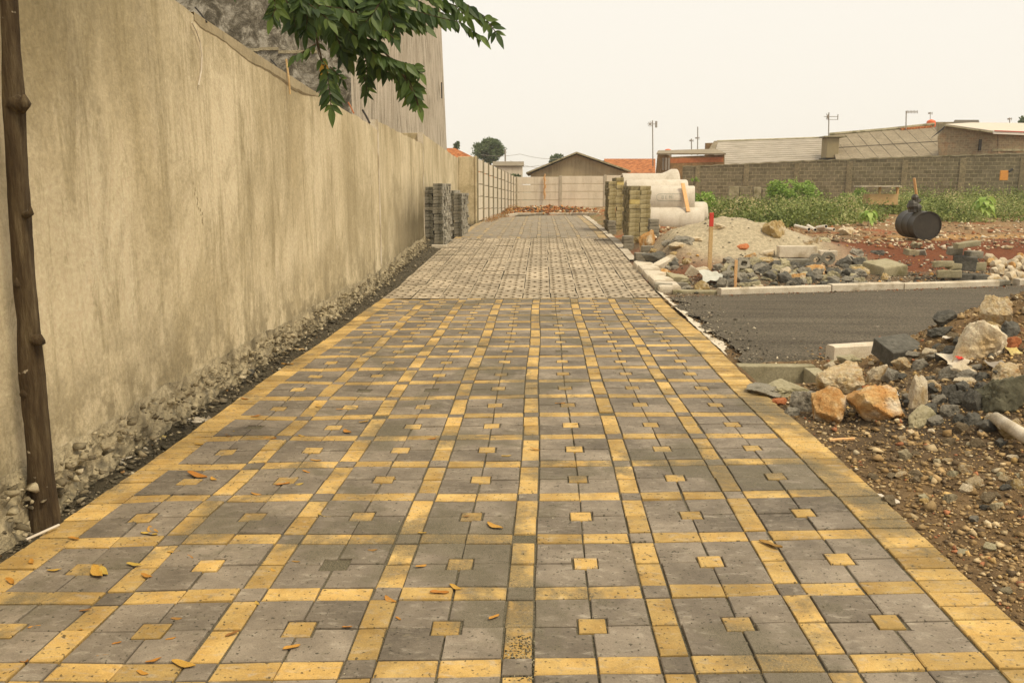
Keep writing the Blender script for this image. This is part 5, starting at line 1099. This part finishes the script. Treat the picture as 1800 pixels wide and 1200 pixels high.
n = 9000; y = rs.uniform(11.9, 16.3, n); x = rs.uniform(1.9, 9.5, n); ok = y > roadF(x)+.16; x, y = x[ok], y[ok]; d = y-roadF(x); keep = rs.uniform(0, 1, len(x)) < np.where(ga(x, y, 3.75, 16.2, 1.7, 1.9) > .25, .05, np.where(d < 1.5, .95, .28)); x, y = x[keep], y[keep]; s_ = np.clip(np.exp(rs.normal(math.log(.019), .5, len(x))), .008, .06)
poly_stones("roadside_rubble", np.c_[x, y, H(x, y)+s_*.3], s_, pal(len(x), [(.09, .085, .065), (.22, .19, .14), (.45, .38, .27), (.62, .54, .40), (.50, .28, .09), (.26, .11, .05)], [.36, .22, .16, .1, .08, .08], rs), 2)
n = 5600; y = 17+26*rs.uniform(0, 1, n)**1.6; x = rs.uniform(2.2, 3+.62*y, n); d = y-roadF(x); ok = d > 3.6; x, y = x[ok], y[ok]; s_ = np.clip(np.exp(rs.normal(math.log(.035), .5, len(x))), .012, .11)
ok = (ga(x, y, 3.75, 16.2, 1.4, 1.4) < .3); x, y, s_ = x[ok], y[ok], s_[ok]
poly_stones("field_rubble", np.c_[x, y, H(x, y)+s_*.3], s_, pal(len(x), [(.58, .46, .30), (.42, .31, .18), (.72, .62, .46), (.28, .12, .05), (.22, .17, .10)], [.26, .27, .14, .16, .17], rs), 3)
n = 3800; y = 1.8+26*rs.uniform(0, 1, n)**1.7; x = XL-.008-rs.uniform(0, 1, n)**1.0*(XL-.03-wx(y)); x = np.maximum(x, wx(y)+.04); s_ = np.clip(np.exp(rs.normal(math.log(.009), .6, n)), .004, .05)
poly_stones("verge_grit", np.c_[x, y+.0, H(x, y)+s_*.3], s_, pal(n, [(.10, .085, .055), (.20, .165, .11), (.36, .30, .20), (.52, .45, .32), (.35, .2, .08)], [.62, .24, .09, .03, .02], rs), 4)
n = 1900; y = 1.8+24*rs.uniform(0, 1, n)**1.5; x = wx(y)+rs.uniform(.06, .16, n); s_ = np.clip(np.exp(rs.normal(math.log(.018), .5, n)), .008, .05); t_ = rs.uniform(0, 1, n)
poly_stones("footing_rubble", np.c_[x-.05*t_, y, zp(y)+t_*.22], s_, pal(n, [(.26, .215, .135), (.34, .285, .18), (.44, .37, .245), (.16, .13, .08)], [.35, .3, .1, .25], rs), 6)
n = 2600; x = rs.uniform(-1.9, 2.4, n); y = 36+rs.uniform(0, 1, n)*4.2; s_ = np.clip(np.exp(rs.normal(math.log(.045), .5, n)), .02, .14)
poly_stones("far_end_rubble", np.c_[x, y, H(x, y)+s_*.4], s_, pal(n, [(.34, .13, .04), (.48, .24, .08), (.24, .10, .04), (.6, .5, .36), (.15, .12, .08), (.36, .28, .14)], [.28, .2, .2, .09, .13, .1], rs), 7)
n = 1100; x = 1.66+np.abs(rs.normal(0, .26, n)); y = rs.uniform(7.2, 12, n); s_ = np.clip(np.exp(rs.normal(math.log(.006), .7, n)), .002, .03)
poly_stones("road_edge_grit", np.c_[x, y, .004+s_*.2], s_, pal(n, [(.09, .08, .06), (.25, .21, .15), (.55, .48, .35)], [.5, .3, .2], rs), 8)
n = 9000; x = rs.uniform(XL, XR, n); y = 2+10*rs.uniform(0, 1, n)**1.3; m_ = fbm(x*1.3, y*1.1, 77)+.35*ga(x, y, .0, 4.6, .35, 1.2)+.3*ga(x, y, 1.45, 5.6, .3, 1.2) > rs.uniform(-.05, .42, n); x, y = x[m_], y[m_]; s_ = rs.uniform(.0015, .0045, len(x))
poly_stones("path_grit", np.c_[x, y, zp(y)+s_*.3+.002], s_, pal(len(x), [(.09, .08, .05), (.2, .17, .11), (.5, .44, .3)], [.55, .35, .1], rs), 9)
n = 900; cy_ = 2.82; x = -.06+rs.normal(0, .035, n); x = np.clip(x, -.105, -.015); y = rs.uniform(2.34, 2.60, n); s_ = rs.uniform(.002, .006, n)
poly_stones("joint_gravel", np.c_[x, y, zp(y)-.012+s_*.3+.012*rs.uniform(0, 1, n)], s_, pal(n, [(.10, .09, .055), (.22, .19, .12), (.4, .36, .24)], [.5, .35, .15], rs), 10)
n = 1500; x = rs.uniform(2.4, 6.5, n); y = roadN(x)-.15+np.abs(rs.normal(0, .28, n)); s_ = np.clip(np.exp(rs.normal(math.log(.008), .6, n)), .003, .03)
poly_stones("road_spill", np.c_[x, y, .004+s_*.2], s_, pal(n, BROWN, [.32, .26, .12, .19, .03, .03, .05], rs), 18)
n = 900; x = rs.uniform(1.8, 9, n); y = roadF(x)-.03-np.abs(rs.normal(0, .13, n)); s_ = np.clip(np.exp(rs.normal(math.log(.007), .6, n)), .003, .022)
poly_stones("kerb_foot_grit", np.c_[x, y, .004+s_*.2], s_, pal(n, [(.28, .10, .04), (.42, .33, .22), (.12, .1, .07)], [.4, .35, .25], rs), 19)
# ---- vegetation
def leafcloud(C, S, N, rs, up=.4):
    """arrays of leaf quads: centre, size"""
    n = len(C); d1 = rs.normal(0, 1, (n, 3)); d1[:, 2] = d1[:, 2]*.6+up*.5; d1 /= np.linalg.norm(d1, axis=1)[:, None]; d2 = rs.normal(0, 1, (n, 3)); d2 -= (d2*d1).sum(1)[:, None]*d1; d2 /= np.linalg.norm(d2, axis=1)[:, None]
    s_ = S[:, None]; V = np.stack([C, C+d1*s_*.5+d2*s_*.27, C+d1*s_, C+d1*s_*.5-d2*s_*.27], 1).reshape(-1, 3); return V, np.arange(4*n).reshape(-1, 4)
def meshq(name, V, Fz, mat, rnd, parent=None, loc=None):
    me = bpy.data.meshes.new(name); me.vertices.add(len(V)); me.vertices.foreach_set("co", V.ravel()); me.loops.add(Fz.size); me.loops.foreach_set("vertex_index", Fz.ravel().astype(np.int32))
    me.polygons.add(len(Fz)); me.polygons.foreach_set("loop_start", np.arange(0, Fz.size, Fz.shape[1], dtype=np.int32)); me.update(calc_edges=True)
    a = me.attributes.new("rnd", 'FLOAT', 'FACE'); a.data.foreach_set("value", np.asarray(rnd, np.float32)); me.materials.append(M[mat]); return link(name, me, parent, loc)
def bush(px, pyb, wp, hp, label, n=1200, lf=.07, mat='bush', Y=None, group=None, name="bush", cat="bush", seed=0, dens=1.):
    p = G(px, pyb) if Y is None else atY(px, pyb, Y); s = F/depth(p); w_, h_ = wp/s, hp/s; rs = np.random.default_rng(seed+int(px)); p = np.array([p[0], p[1]+w_*.2, Hs(p[0], p[1]) if Y is None else p[2]])
    e_ = emp(name, p, label, cat, group); k = max(5, int(9*dens)); cc = np.c_[rs.uniform(-.42, .42, k)*w_, rs.uniform(-.3, .3, k)*w_, h_*(.25+.6*rs.uniform(0, 1, k)*(1-rs.uniform(0, .3, k)))]; rr = h_*rs.uniform(.14, .3, k)
    idx = rs.integers(0, k, n); q = rs.normal(0, 1, (n, 3)); q /= np.linalg.norm(q, axis=1)[:, None]; C = cc[idx]+q*(rr[idx]*rs.uniform(.35, 1.05, n)**.6)[:, None]; C[:, 2] = np.maximum(C[:, 2], .01); V, Fz = leafcloud(C, lf*rs.uniform(.6, 1.3, n), n, rs)
    r_ = np.clip(.2+.55*rs.uniform(0, 1, n)+.3*(rs.uniform(0, 1, k)[idx]-.5), 0, 1); meshq("foliage", V, Fz, mat, r_, e_)
    m = MB(); [m.tube([(0, 0, -.05), cc[i]*.5, cc[i]], [.02*h_, .012*h_, .004*h_], 5) for i in range(min(k, 7))]; m.mk("stem", 'bark', e_); return e_
bush(1236, 388, 46, 50, "leafy bright green bush right behind the concrete pipes", 1900, .12, 'bush', Y=28.5); bush(1402, 372, 92, 60, "tall leafy green shrub against the block wall, left and largest of the shrubs", 2600, .13, dens=1.6)
bush(1450, 360, 56, 48, "upright green shrub just right of the largest shrub by the block wall", 1800, .12, dens=1.3); bush(1502, 362, 50, 34, "rounded green shrub left of the wooden cabinet", 1500, .11)
bush(1570, 366, 44, 20, "low green shrub in front of the wooden cabinet's right side", 1100, .10)
bush(1222, 322, 14, 10, "tiny green tuft on the top of the far block pile behind the pipes", 200, .07, Y=44)
def sapling(px, pyb, wp, hp, label, seed):
    p = G(px, pyb); s = F/depth(p); w_, h_ = wp/s, hp/s; rs = random.Random(seed); e_ = emp("sapling", p, label, "plant"); m = MB(); m.tube([(0, 0, -.05), (0.02, 0, h_*.5), (0, 0, h_*.8)], [.012, .008, .004], 6); m.mk("stem", 'bark', e_); V, Fc, A = [], [], []
    for i in range(22):
        a = i*2.4; zb = h_*(.35+.5*i/22); L_ = w_*rs.uniform(.38, .6); d = Vector((math.cos(a), math.sin(a), 0)); sd_ = Vector((-d.y, d.x, 0)); k = len(V); N = 6
        for j in range(N):
            t = j/(N-1); c = Vector((0, 0, zb))+d*L_*(.15+.85*t)+Vector((0, 0, L_*(.45*t-1.1*t*t))); wd = L_*.26*math.sin(math.pi*min(.97, t*.93+.06)); V += [tuple(c-sd_*wd), tuple(c+Vector((0, 0, -.01))), tuple(c+sd_*wd)]
        for j in range(N-1): Fc += [(k+3*j, k+3*j+1, k+3*j+4, k+3*j+3), (k+3*j+1, k+3*j+2, k+3*j+5, k+3*j+4)]; A += [rs.uniform(.4, .95)]*2
    mk("leaves", V, Fc, 'bush', e_, fattr=A); return e_
sapling(1525, 398, 34, 34, "small sapling with drooping broad leaves near the plastic pipes", 1); sapling(1727, 388, 42, 50, "broad leaved green sapling right of the drum", 2)
# weeds: uncountable cover
rs = np.random.default_rng(12); nc = 2600; y = 18+28*rs.uniform(0, 1, nc)**.8; px = rs.uniform(1180, 1880, nc); x = (px-952)/1500*y; d = y-roadF(x)
dens = ss(9, 12.5, d+2.6*fbm(x*.6, y*.6, 57))*(.25+.75*ss(-.15, .12, fbm(x*.35, y*.35, 59))); dens *= 1-.95*ga(px, y, 1300, 40, 45, 9); dens *= np.where(px < 1250, ss(26, 28, y), 1)
dens *= 1-.97*((px > 1515)&(px < 1590)&(y < 33)&(y > 20)); dens *= 1-.93*((px > 1490)&(px < 1790)&(y < 26)); dens *= 1-.5*((px > 1640)&(y < 30))
k_ = rs.uniform(0, 1, nc) < dens; x, y, px = x[k_], y[k_], px[k_]; nc = len(x); R0 = rs.uniform(.25, .75, nc); H0 = R0*rs.uniform(.6, 1.15, nc)*(1+.6*ss(1500, 1600, px)*ss(32, 38, y))*rs.choice([.6, 1., 1., 1.35], nc); C0 = np.clip(.44+.27*rs.normal(0, 1, nc)+.35*fbm(x*.3, y*.3, 61), .05, .95); D0_ = rs.uniform(0, 1, nc) < .12
per = (150*(R0/.5)**1.3).astype(int); idx = np.repeat(np.arange(nc), per); n = len(idx); a = rs.uniform(0, 6.28, n); r_ = np.sqrt(rs.uniform(0, 1, n)); u = rs.uniform(0, 1, n)**.6
gx = x[idx]+np.cos(a)*r_*R0[idx]; gy = y[idx]+np.sin(a)*r_*R0[idx]; top_ = H0[idx]*(1-.75*r_**2)*rs.uniform(.7, 1.1, n); gz = H(gx, gy)+top_*u
V, Fz = leafcloud(np.c_[gx, gy, gz], rs.uniform(.05, .12, n), n, rs, 1.0); meshq("weeds", V, Fz, 'weed', np.clip(C0[idx]+.16*rs.normal(0, 1, n)+.5*D0_[idx]*.6, 0, 1)); tag(bpy.data.objects["weeds"], kind='stuff')
rs = np.random.default_rng(14); n = 2500; px = rs.uniform(850, 912, n); p0 = np.array([-2.0, 29.]); t_ = rs.uniform(0, 1, n); x = -2.02+.75*t_+rs.uniform(.05, .4, n); y = 28.4+15*t_; V, Fz = leafcloud(np.c_[x, y, H(x, y)+rs.uniform(0, .2, n)], rs.uniform(.02, .06, n), n, rs, .8); meshq("dry_grass", V, Fz, 'drygrass', rs.uniform(0, 1, n)); tag(bpy.data.objects["dry_grass"], kind='stuff')
# far trees
def fartree(px, pyt, pyb, wp, Y, label, n=7000, seed=1, name="broadleaf_tree", lobes=26, trunk_to=-6):
    rs = np.random.default_rng(seed); t = atY(px, pyt, Y); b_ = atY(px, pyb, Y); s = F/depth(t); w_ = wp/s/2; h_ = (t[2]-b_[2])/2; cz = (t[2]+b_[2])/2; e_ = emp(name, (t[0], Y, 0), label, "tree")
    q = rs.normal(0, 1, (lobes, 3)); q /= np.linalg.norm(q, axis=1)[:, None]; cc = q*np.array([w_*.72, w_*.72, h_*.72])*rs.uniform(.45, 1, (lobes, 1)); rr = min(w_, h_)*rs.uniform(.25, .4, lobes)
    idx = rs.integers(0, lobes, n); u = rs.normal(0, 1, (n, 3)); u /= np.linalg.norm(u, axis=1)[:, None]; C = cc[idx]+u*(rr[idx]*rs.uniform(.6, 1.05, n))[:, None]+np.array([0, 0, cz]); V, Fz = leafcloud(C, rs.uniform(.12, .3, n), n, rs); meshq("crown", V, Fz, 'farleaf', np.clip(rs.uniform(.1, .8, n)+.35*(rs.uniform(0, 1, lobes)[idx]-.5), 0, 1), e_)
    m = MB().tube([(0, 0, -.1), (.1, 0, cz*.6), (0, 0, cz)], [.25, .18, .1], 8)
    for i in range(6): m.tube([(0, 0, cz*.75), cc[i]*.6+np.array([0, 0, cz])], [.09, .03], 5)
    m.mk("trunk", 'bark', e_); return e_
fartree(860, 239, 292, 76, 90, "round dense green tree beyond the left panel fence", 12000, 3, lobes=40); fartree(982, 271, 292, 44, 110, "small low green tree crown behind the gable house ridge", 3500, 5); fartree(1812, 202, 250, 50, 75, "edge of a green tree at the far right above the roofs", 5000, 6)
fartree(803, 246, 268, 12, 80, "tiny thin topped tree just right of the tall building", 350, 8, lobes=7); fartree(905, 309, 322, 34, 47.5, "dark green creeper bush on top of the fence corner", 900, 9, name="creeper")
# ---- the near tree
tr = emp("roadside_tree", (-2.10, 3.52, 0), "slim dark trunked tree with overhanging compound leaves standing against the beige wall", "tree"); TB = np.array([-2.10, 3.52, 0]); rs = random.Random(4)
cpx = [(76, 905), (72, 850), (64, 740), (57, 660), (50, 560), (42, 470), (35, 380), (28, 270), (22, 170), (19, 90), (15, 0), (10, -90)]
wpx_ = [60, 43, 38, 42, 36, 36, 35, 34, 37, 30, 27, 26]; Yt_ = 3.52; pts, rad = [], []
for (q, w_) in zip(cpx, wpx_): p = atY(q[0], q[1], Yt_-.02*0); pts.append(p-TB); rad.append(w_/(F/depth(p))/2)
pts[0][2] = -.12
top = pts[-1]; 
for i in range(1, 6): pts.append(top+np.array([.03*i, .02*i, .42*i])); rad.append(rad[11]*(1-.09*i))
P = []; Rr = []
for i in range(len(pts)-1):
    for t in np.linspace(0, 1, 6, endpoint=False): P.append(pts[i]*(1-t)+pts[i+1]*t); Rr.append(rad[i]*(1-t)+rad[i+1]*t)
K = 20; V, Fc = [], []
for i, (p, r_) in enumerate(zip(P, Rr)):
    for k in range(K):
        a = 2*math.pi*k/K; rr = r_*(1+.07*math.sin(3*a+i*.12)+.10*mn.noise(Vector((math.cos(a)*1.5, math.sin(a)*1.5, p[2]*5)))+.06*mn.noise(Vector((math.cos(a)*4, math.sin(a)*4, p[2]*14)))); V.append((p[0]+rr*math.cos(a), p[1]+rr*math.sin(a), p[2]))
for i in range(len(P)-1):
    for k in range(K): Fc.append((i*K+k, i*K+(k+1) % K, (i+1)*K+(k+1) % K, (i+1)*K+k))
mk("trunk", V, Fc, 'bark', tr, smooth=True)
m = MB()
for (q, r0) in (((44, 180), .028), ((30, 500), .018), ((73, 600), .020), ((43, 690), .026), ((55, 375), .012)):
    p = atY(q[0], q[1], Yt_-.04)-TB; c = np.array([p[0], p[1], p[2]]); k0 = min(range(len(P)), key=lambda i: abs(P[i][2]-c[2])); ax = np.array(P[k0]); MB().tube([ax, ax*.4+c*.6, c, c+np.array([0, 0, .03])], [r0*1.5, r0*1.35, r0*.9, r0*.2], 7).mk("knot", 'bark', tr, smooth=True)
# leaves : list of fronds given by image polylines at a distance, hung from limbs
LV, LF, LA = [], [], []; TW = MB()
def leaflet(p, d, L_, wd, droop=.3, a=None):
    d = Vector(list(map(float, d))).normalized(); up_ = Vector((rs.gauss(0, .45), -1, rs.gauss(.3, .4))); sd_ = d.cross(up_).normalized(); nn = sd_.cross(d); k = len(LV); N = 6; p = Vector(list(map(float, p)))
    prof = [.06, .75, 1., .85, .5, .0]; cup = rs.uniform(.05, .35)
    for j in range(N):
        t = j/(N-1); c = p+d*L_*t+Vector((0, 0, -droop*L_*t*t)); w_ = wd*prof[j]*.5; LV.extend([tuple(c-sd_*w_+nn*w_*cup), tuple(c), tuple(c+sd_*w_+nn*w_*cup)])
    val = rs.uniform(.1, .85) if a is None else a
    for j in range(N-1): LF.extend([(k+3*j, k+3*j+1, k+3*j+4, k+3*j+3), (k+3*j+1, k+3*j+2, k+3*j+5, k+3*j+4)]); LA.extend([val]*2)
def frond(pxs, Y, n, L_=.085, wd=.036, down=.75, dY=.0, a=None):
    pts = [atY(x, y, Y+dY*i) for i, (x, y) in enumerate(pxs)]; seg = [np.linalg.norm(pts[i+1]-pts[i]) for i in range(len(pts)-1)]; cum = np.r_[0, np.cumsum(seg)]; tot = cum[-1]
    TW.tube([p-TB for p in pts], [.0035]+[.0022]*(len(pts)-1), 5)
    n = int(n*1.45)
    for i in range(n):
        t = tot*(i+.6)/n; j = min(len(seg)-1, int(np.searchsorted(cum, t)-1)); f = (t-cum[j])/seg[j]; p = pts[j]*(1-f)+pts[j+1]*f; tv = (pts[j+1]-pts[j])/seg[j]
        for sgn in (-1, 1):
            vert = abs(tv[2]) > .62; side = np.cross(tv, [0, 0, 1.]) if not vert else RT-tv*float(RT @ tv); side = side/max(1e-4, np.linalg.norm(side))*sgn; d = tv*.55+side*(.95 if vert else .6)+np.array([rs.gauss(0, .16), rs.gauss(0, .12), -(down if not vert else .25)+rs.gauss(0, .16)]); sc_ = (1-.35*abs(2*(i+.5)/n-1))*rs.uniform(.85, 1.15)
            leaflet(p-TB, d, L_*sc_*.98*rs.uniform(.65, 1.15), wd*sc_*rs.uniform(.8, 1.15), .15, a)
    leaflet(pts[-1]-TB, pts[-1]-pts[-2]+np.array([0, 0, -.02]), L_*.9, wd*.9, .2, a)
Yl = 3.9
frond([(770, -30), (815, 5), (850, 28), (872, 58)], Yl, 12, .075, .032); frond([(640, -10), (700, 12), (760, 28), (810, 40), (842, 62)], Yl, 17, .08, .034); frond([(600, 30), (640, 48), (680, 55), (692, 68)], Yl-.1, 9, .065, .03)
frond([(600, 60), (640, 78), (672, 100), (700, 120)], Yl, 10, .09, .042); frond([(700, 120), (718, 140), (728, 160), (736, 185)], Yl, 7, .075, .036); frond([(640, 90), (645, 115), (645, 140)], Yl+.1, 6, .075, .032); frond([(700, 108), (725, 115), (738, 128)], Yl, 5, .06, .03)
frond([(555, 60), (560, 95), (568, 115)], Yl-.1, 2, .06, .028); frond([(572, 115), (577, 140), (580, 165), (582, 188)], Yl-.1, 6, .085, .036); frond([(580, 118), (592, 128), (602, 140)], Yl-.1, 3, .05, .025); frond([(640, 135), (645, 155), (643, 165)], Yl+.1, 3, .06, .02)
leaflet(atY(570, 108, Yl-.1)-TB, (-.05, 0, -1), .085, .04, .1, 1.0)
frond([(480, -10), (485, 15), (478, 30)], Yl-.3, 5, .07, .03); frond([(500, -5), (515, 25), (520, 50)], Yl-.2, 7, .08, .034); frond([(555, 78), (535, 90), (520, 98)], Yl-.2, 4, .06, .028); frond([(530, 0), (540, 30), (538, 55)], Yl-.2, 8, .08, .034)
frond([(560, 0), (575, 30), (590, 60), (600, 85)], Yl, 11, .09, .04); frond([(590, -10), (615, 15), (620, 50), (615, 90)], Yl+.1, 12, .095, .042); frond([(650, -10), (670, 10), (690, 30)], Yl+.1, 7, .08, .036); frond([(700, -20), (740, 5), (780, 25)], Yl+.15, 10, .085, .038)
frond([(560, 10), (600, 15), (640, 30)], Yl-.15, 9, .085, .036, ); frond([(730, -25), (760, -5), (800, 10), (820, 30)], Yl+.2, 9, .075, .034); frond([(490, -20), (560, -10), (640, -5), (700, 0)], Yl, 16, .09, .04); frond([(600, 40), (620, 60), (650, 70), (662, 72)], Yl-.1, 8, .08, .036)
frond([(545, 20), (560, 45), (580, 60)], Yl+.1, 7, .08, .036); frond([(660, 15), (690, 32), (720, 35), (745, 45)], Yl+.1, 9, .08, .036)
m = MB(); m.tube([atY(604, -60, Yl)-TB, atY(620, 15, Yl)-TB, atY(655, 70, Yl)-TB, atY(700, 118, Yl)-TB, atY(728, 165, Yl)-TB, atY(739, 198, Yl)-TB], [.011, .009, .006, .0045, .003, .002], 7)
m.tube([pts[-3], (pts[-3]+(atY(300, -260, 3.85)-TB))/2+np.array([0, 0, .15]), atY(450, -170, 3.9)-TB, atY(604, -60, Yl)-TB], [.035, .028, .018, .011], 8); m.tube([atY(450, -170, 3.9)-TB, atY(620, -160, 4.)-TB, atY(740, -70, Yl)-TB, atY(780, -20, Yl)-TB], [.016, .011, .007, .004], 7)
m.tube([atY(520, -120, 3.9)-TB, atY(540, -40, Yl)-TB, atY(555, 60, Yl-.1)-TB, atY(568, 115, Yl-.1)-TB], [.009, .006, .004, .003], 6); m.mk("limb", 'bark', tr, smooth=True)
for _ in range(34):
    x0 = rs.uniform(485, 700); y0 = rs.uniform(-40, 18); dx_ = rs.uniform(-25, 45); frond([(x0, y0), (x0+dx_*.5, y0+rs.uniform(12, 22)), (x0+dx_, y0+rs.uniform(26, 44))], Yl+rs.uniform(-.25, .35), 5, .075, .034)
frond([(640, 78), (660, 95), (690, 104), (712, 112)], Yl-.08, 8, .085, .042); frond([(590, 52), (600, 75), (612, 100)], Yl+.05, 7, .085, .04); frond([(650, 90), (668, 112), (690, 130)], Yl+.06, 7, .085, .04); frond([(700, 118), (712, 140), (722, 165)], Yl+.05, 6, .08, .04)
# crown above the frame
for i in range(70):
    x0 = rs.uniform(-150, 860); y0 = rs.uniform(-620, -70)-(80 if x0 < 250 else 0); Y_f = rs.uniform(3.2, 4.8); a0 = rs.uniform(-1, 1); frond([(x0, y0), (x0+50*a0, y0+22), (x0+95*a0, y0+60)], Y_f, 8, .085, .038)
nl, nf = len(LV), len(LF); mk("foliage", LV+TW.V, LF+[tuple(q+nl for q in f) for f in TW.F], ['leaf', 'bark'], tr, fattr=LA+[.5]*len(TW.F), mi=[0]*nf+[1]*len(TW.F))
# ---- fallen leaves
for nme, k in (("a", 0), ("b", 1), ("c", 2)):
    V, Fc = [], []; N = 8; r2 = random.Random(k+2); cu = r2.uniform(.3, .8)
    for j in range(N):
        t = j/(N-1); wd = .17*math.sin(math.pi*min(.98, t*.95+.03))**.8
        for u in (-1, 0, 1): V.append((t-.5, u*wd+.06*math.sin(t*5+k), .02+.16*cu*abs(t-.5)**1.3+(.07*cu if u else 0)*(1+.5*math.sin(t*9+k)*u)))
    for j in range(N-1): a = 3*j; Fc += [(a, a+1, a+4, a+3), (a+1, a+2, a+5, a+4)]
    n0 = len(V); V += [(x, y, z-.012) for x, y, z in V]; Fc += [tuple(q+n0 for q in reversed(f)) for f in Fc]
    me = bpy.data.meshes.new("fallen_leaf"); me.from_pydata(V, [], Fc); me.materials.append(M['fleaf']); M['_l%d' % k] = me
LP = [(700, 1085, 14), (520, 985, 14), (365, 930, 16), (130, 945, 22), (150, 1070, 18), (480, 1000, 14), (610, 1100, 16), (300, 1120, 16), (180, 1150, 18), (360, 1050, 14), (530, 765, 14), (450, 730, 16), (350, 780, 16), (690, 840, 12), (820, 905, 12), (60, 1100, 18), (170, 1003, 50), (268, 930, 34), (262, 938, 30), (182, 1002, 34), (305, 968, 20), (430, 973, 18), (257, 1010, 26), (334, 977, 18), (40, 1160, 38), (322, 1165, 46), (270, 1158, 24), (512, 1136, 28), (555, 808, 20), (610, 757, 24), (475, 770, 22), (346, 834, 40), (375, 840, 18), (497, 850, 22), (520, 851, 24), (450, 867, 18), (538, 828, 14), (570, 905, 24), (760, 770, 16), (868, 1083, 22), (740, 993, 22), (685, 1052, 30), (772, 1040, 30), (800, 1030, 26), (869, 923, 36), (1355, 957, 42), (985, 708, 18), (560, 712, 16), (408, 1112, 22), (55, 985, 22), (95, 1000, 22), (18, 1020, 26), (235, 990, 26), (430, 700, 18), (505, 640, 20), (640, 740, 18), (655, 965, 16), (400, 765, 18), (20, 1141, 14), (140, 1103, 18), (405, 758, 14), (890, 800, 16), (940, 788, 18), (1010, 745, 10), (597, 718, 12), (620, 880, 12), (742, 935, 14), (250, 1180, 24), (452, 1058, 16), (205, 1128, 14), (310, 1085, 18)]
rs = random.Random(9)
for i, (px, py, wp) in enumerate(LP):
    p = atZ(px, py, .006); s = F/depth(p); L_ = wp/s*1.12; zone = "left of the path centre line" if px < 860 else "right of the path centre line"
    big = {(322, 1165): "curled yellow fallen leaf, the largest, near the bottom left of the path", (1355, 957): "lone bright orange fallen leaf on the right part of the paving", (869, 923): "pale dry fallen leaf with stalk near the middle of the path", (40, 1160): "yellow fallen leaf nearest the bottom left corner", (346, 834): "long brown fallen leaf on a yellow strip near the left border", (268, 930): "dark yellow fallen leaf beside the yellow square nearest the tree"}.get((px, py))
    tag(link("fallen_leaf", M['_l%d' % (i % 3)], None, (p[0], p[1], .002), (rs.gauss(0, .08), rs.gauss(0, .08), rs.uniform(-.9, .9)), (L_, L_, L_*.9)), big or f"small fallen orange brown leaf lying on the paving {zone}", "leaf", None if big else f"small fallen leaves {zone}")

# ---- beyond 285 rocks the smallest become one heap of rubble
RK = sorted([o for o in bpy.data.objects if o.get('category') == 'rock'], key=lambda o: (0 if not o.get('group') else 1, -o.scale[0]/max(.1, depth(o.location))))
VV, FF, MI, names, k = [], [], [], [], 0
for o in RK[285:]:
    me = o.data; co = np.empty(len(me.vertices)*3); me.vertices.foreach_get("co", co); co = co.reshape(-1, 3)*np.array(o.scale); Rm = np.array(o.rotation_euler.to_matrix()); co = co @ Rm.T+np.array(o.location)
    mn_ = me.materials[0].name
    if mn_ not in names: names.append(mn_)
    VV.append(co); FF += [[q+k for q in p.vertices] for p in me.polygons]; MI += [names.index(mn_)]*len(me.polygons); k += len(co); bpy.data.objects.remove(o)
me = bpy.data.meshes.new("small_rubble"); me.from_pydata(np.concatenate(VV).tolist(), [], FF); [me.materials.append(bpy.data.materials[q]) for q in names]; me.polygons.foreach_set("material_index", np.array(MI, np.int32)); tag(link("small_rubble", me), kind='stuff')
# ---- air
e = bpy.data.materials.new("air"); e.use_nodes = True; nt = e.node_tree; nt.nodes.clear(); pv = nt.nodes.new("ShaderNodeVolumePrincipled"); ou = nt.nodes.new("ShaderNodeOutputMaterial")
pv.inputs["Color"].default_value = (1, 1, 1, 1); pv.inputs["Density"].default_value = .0007; pv.inputs["Anisotropy"].default_value = 0.; nt.links.new(pv.outputs[0], ou.inputs["Volume"]); M['air'] = e
tag(MB().box(-1000, 1000, -100, 1700, -2, 30).mk("haze", 'air'), kind='stuff')
SC.cycles.volume_bounces = 1
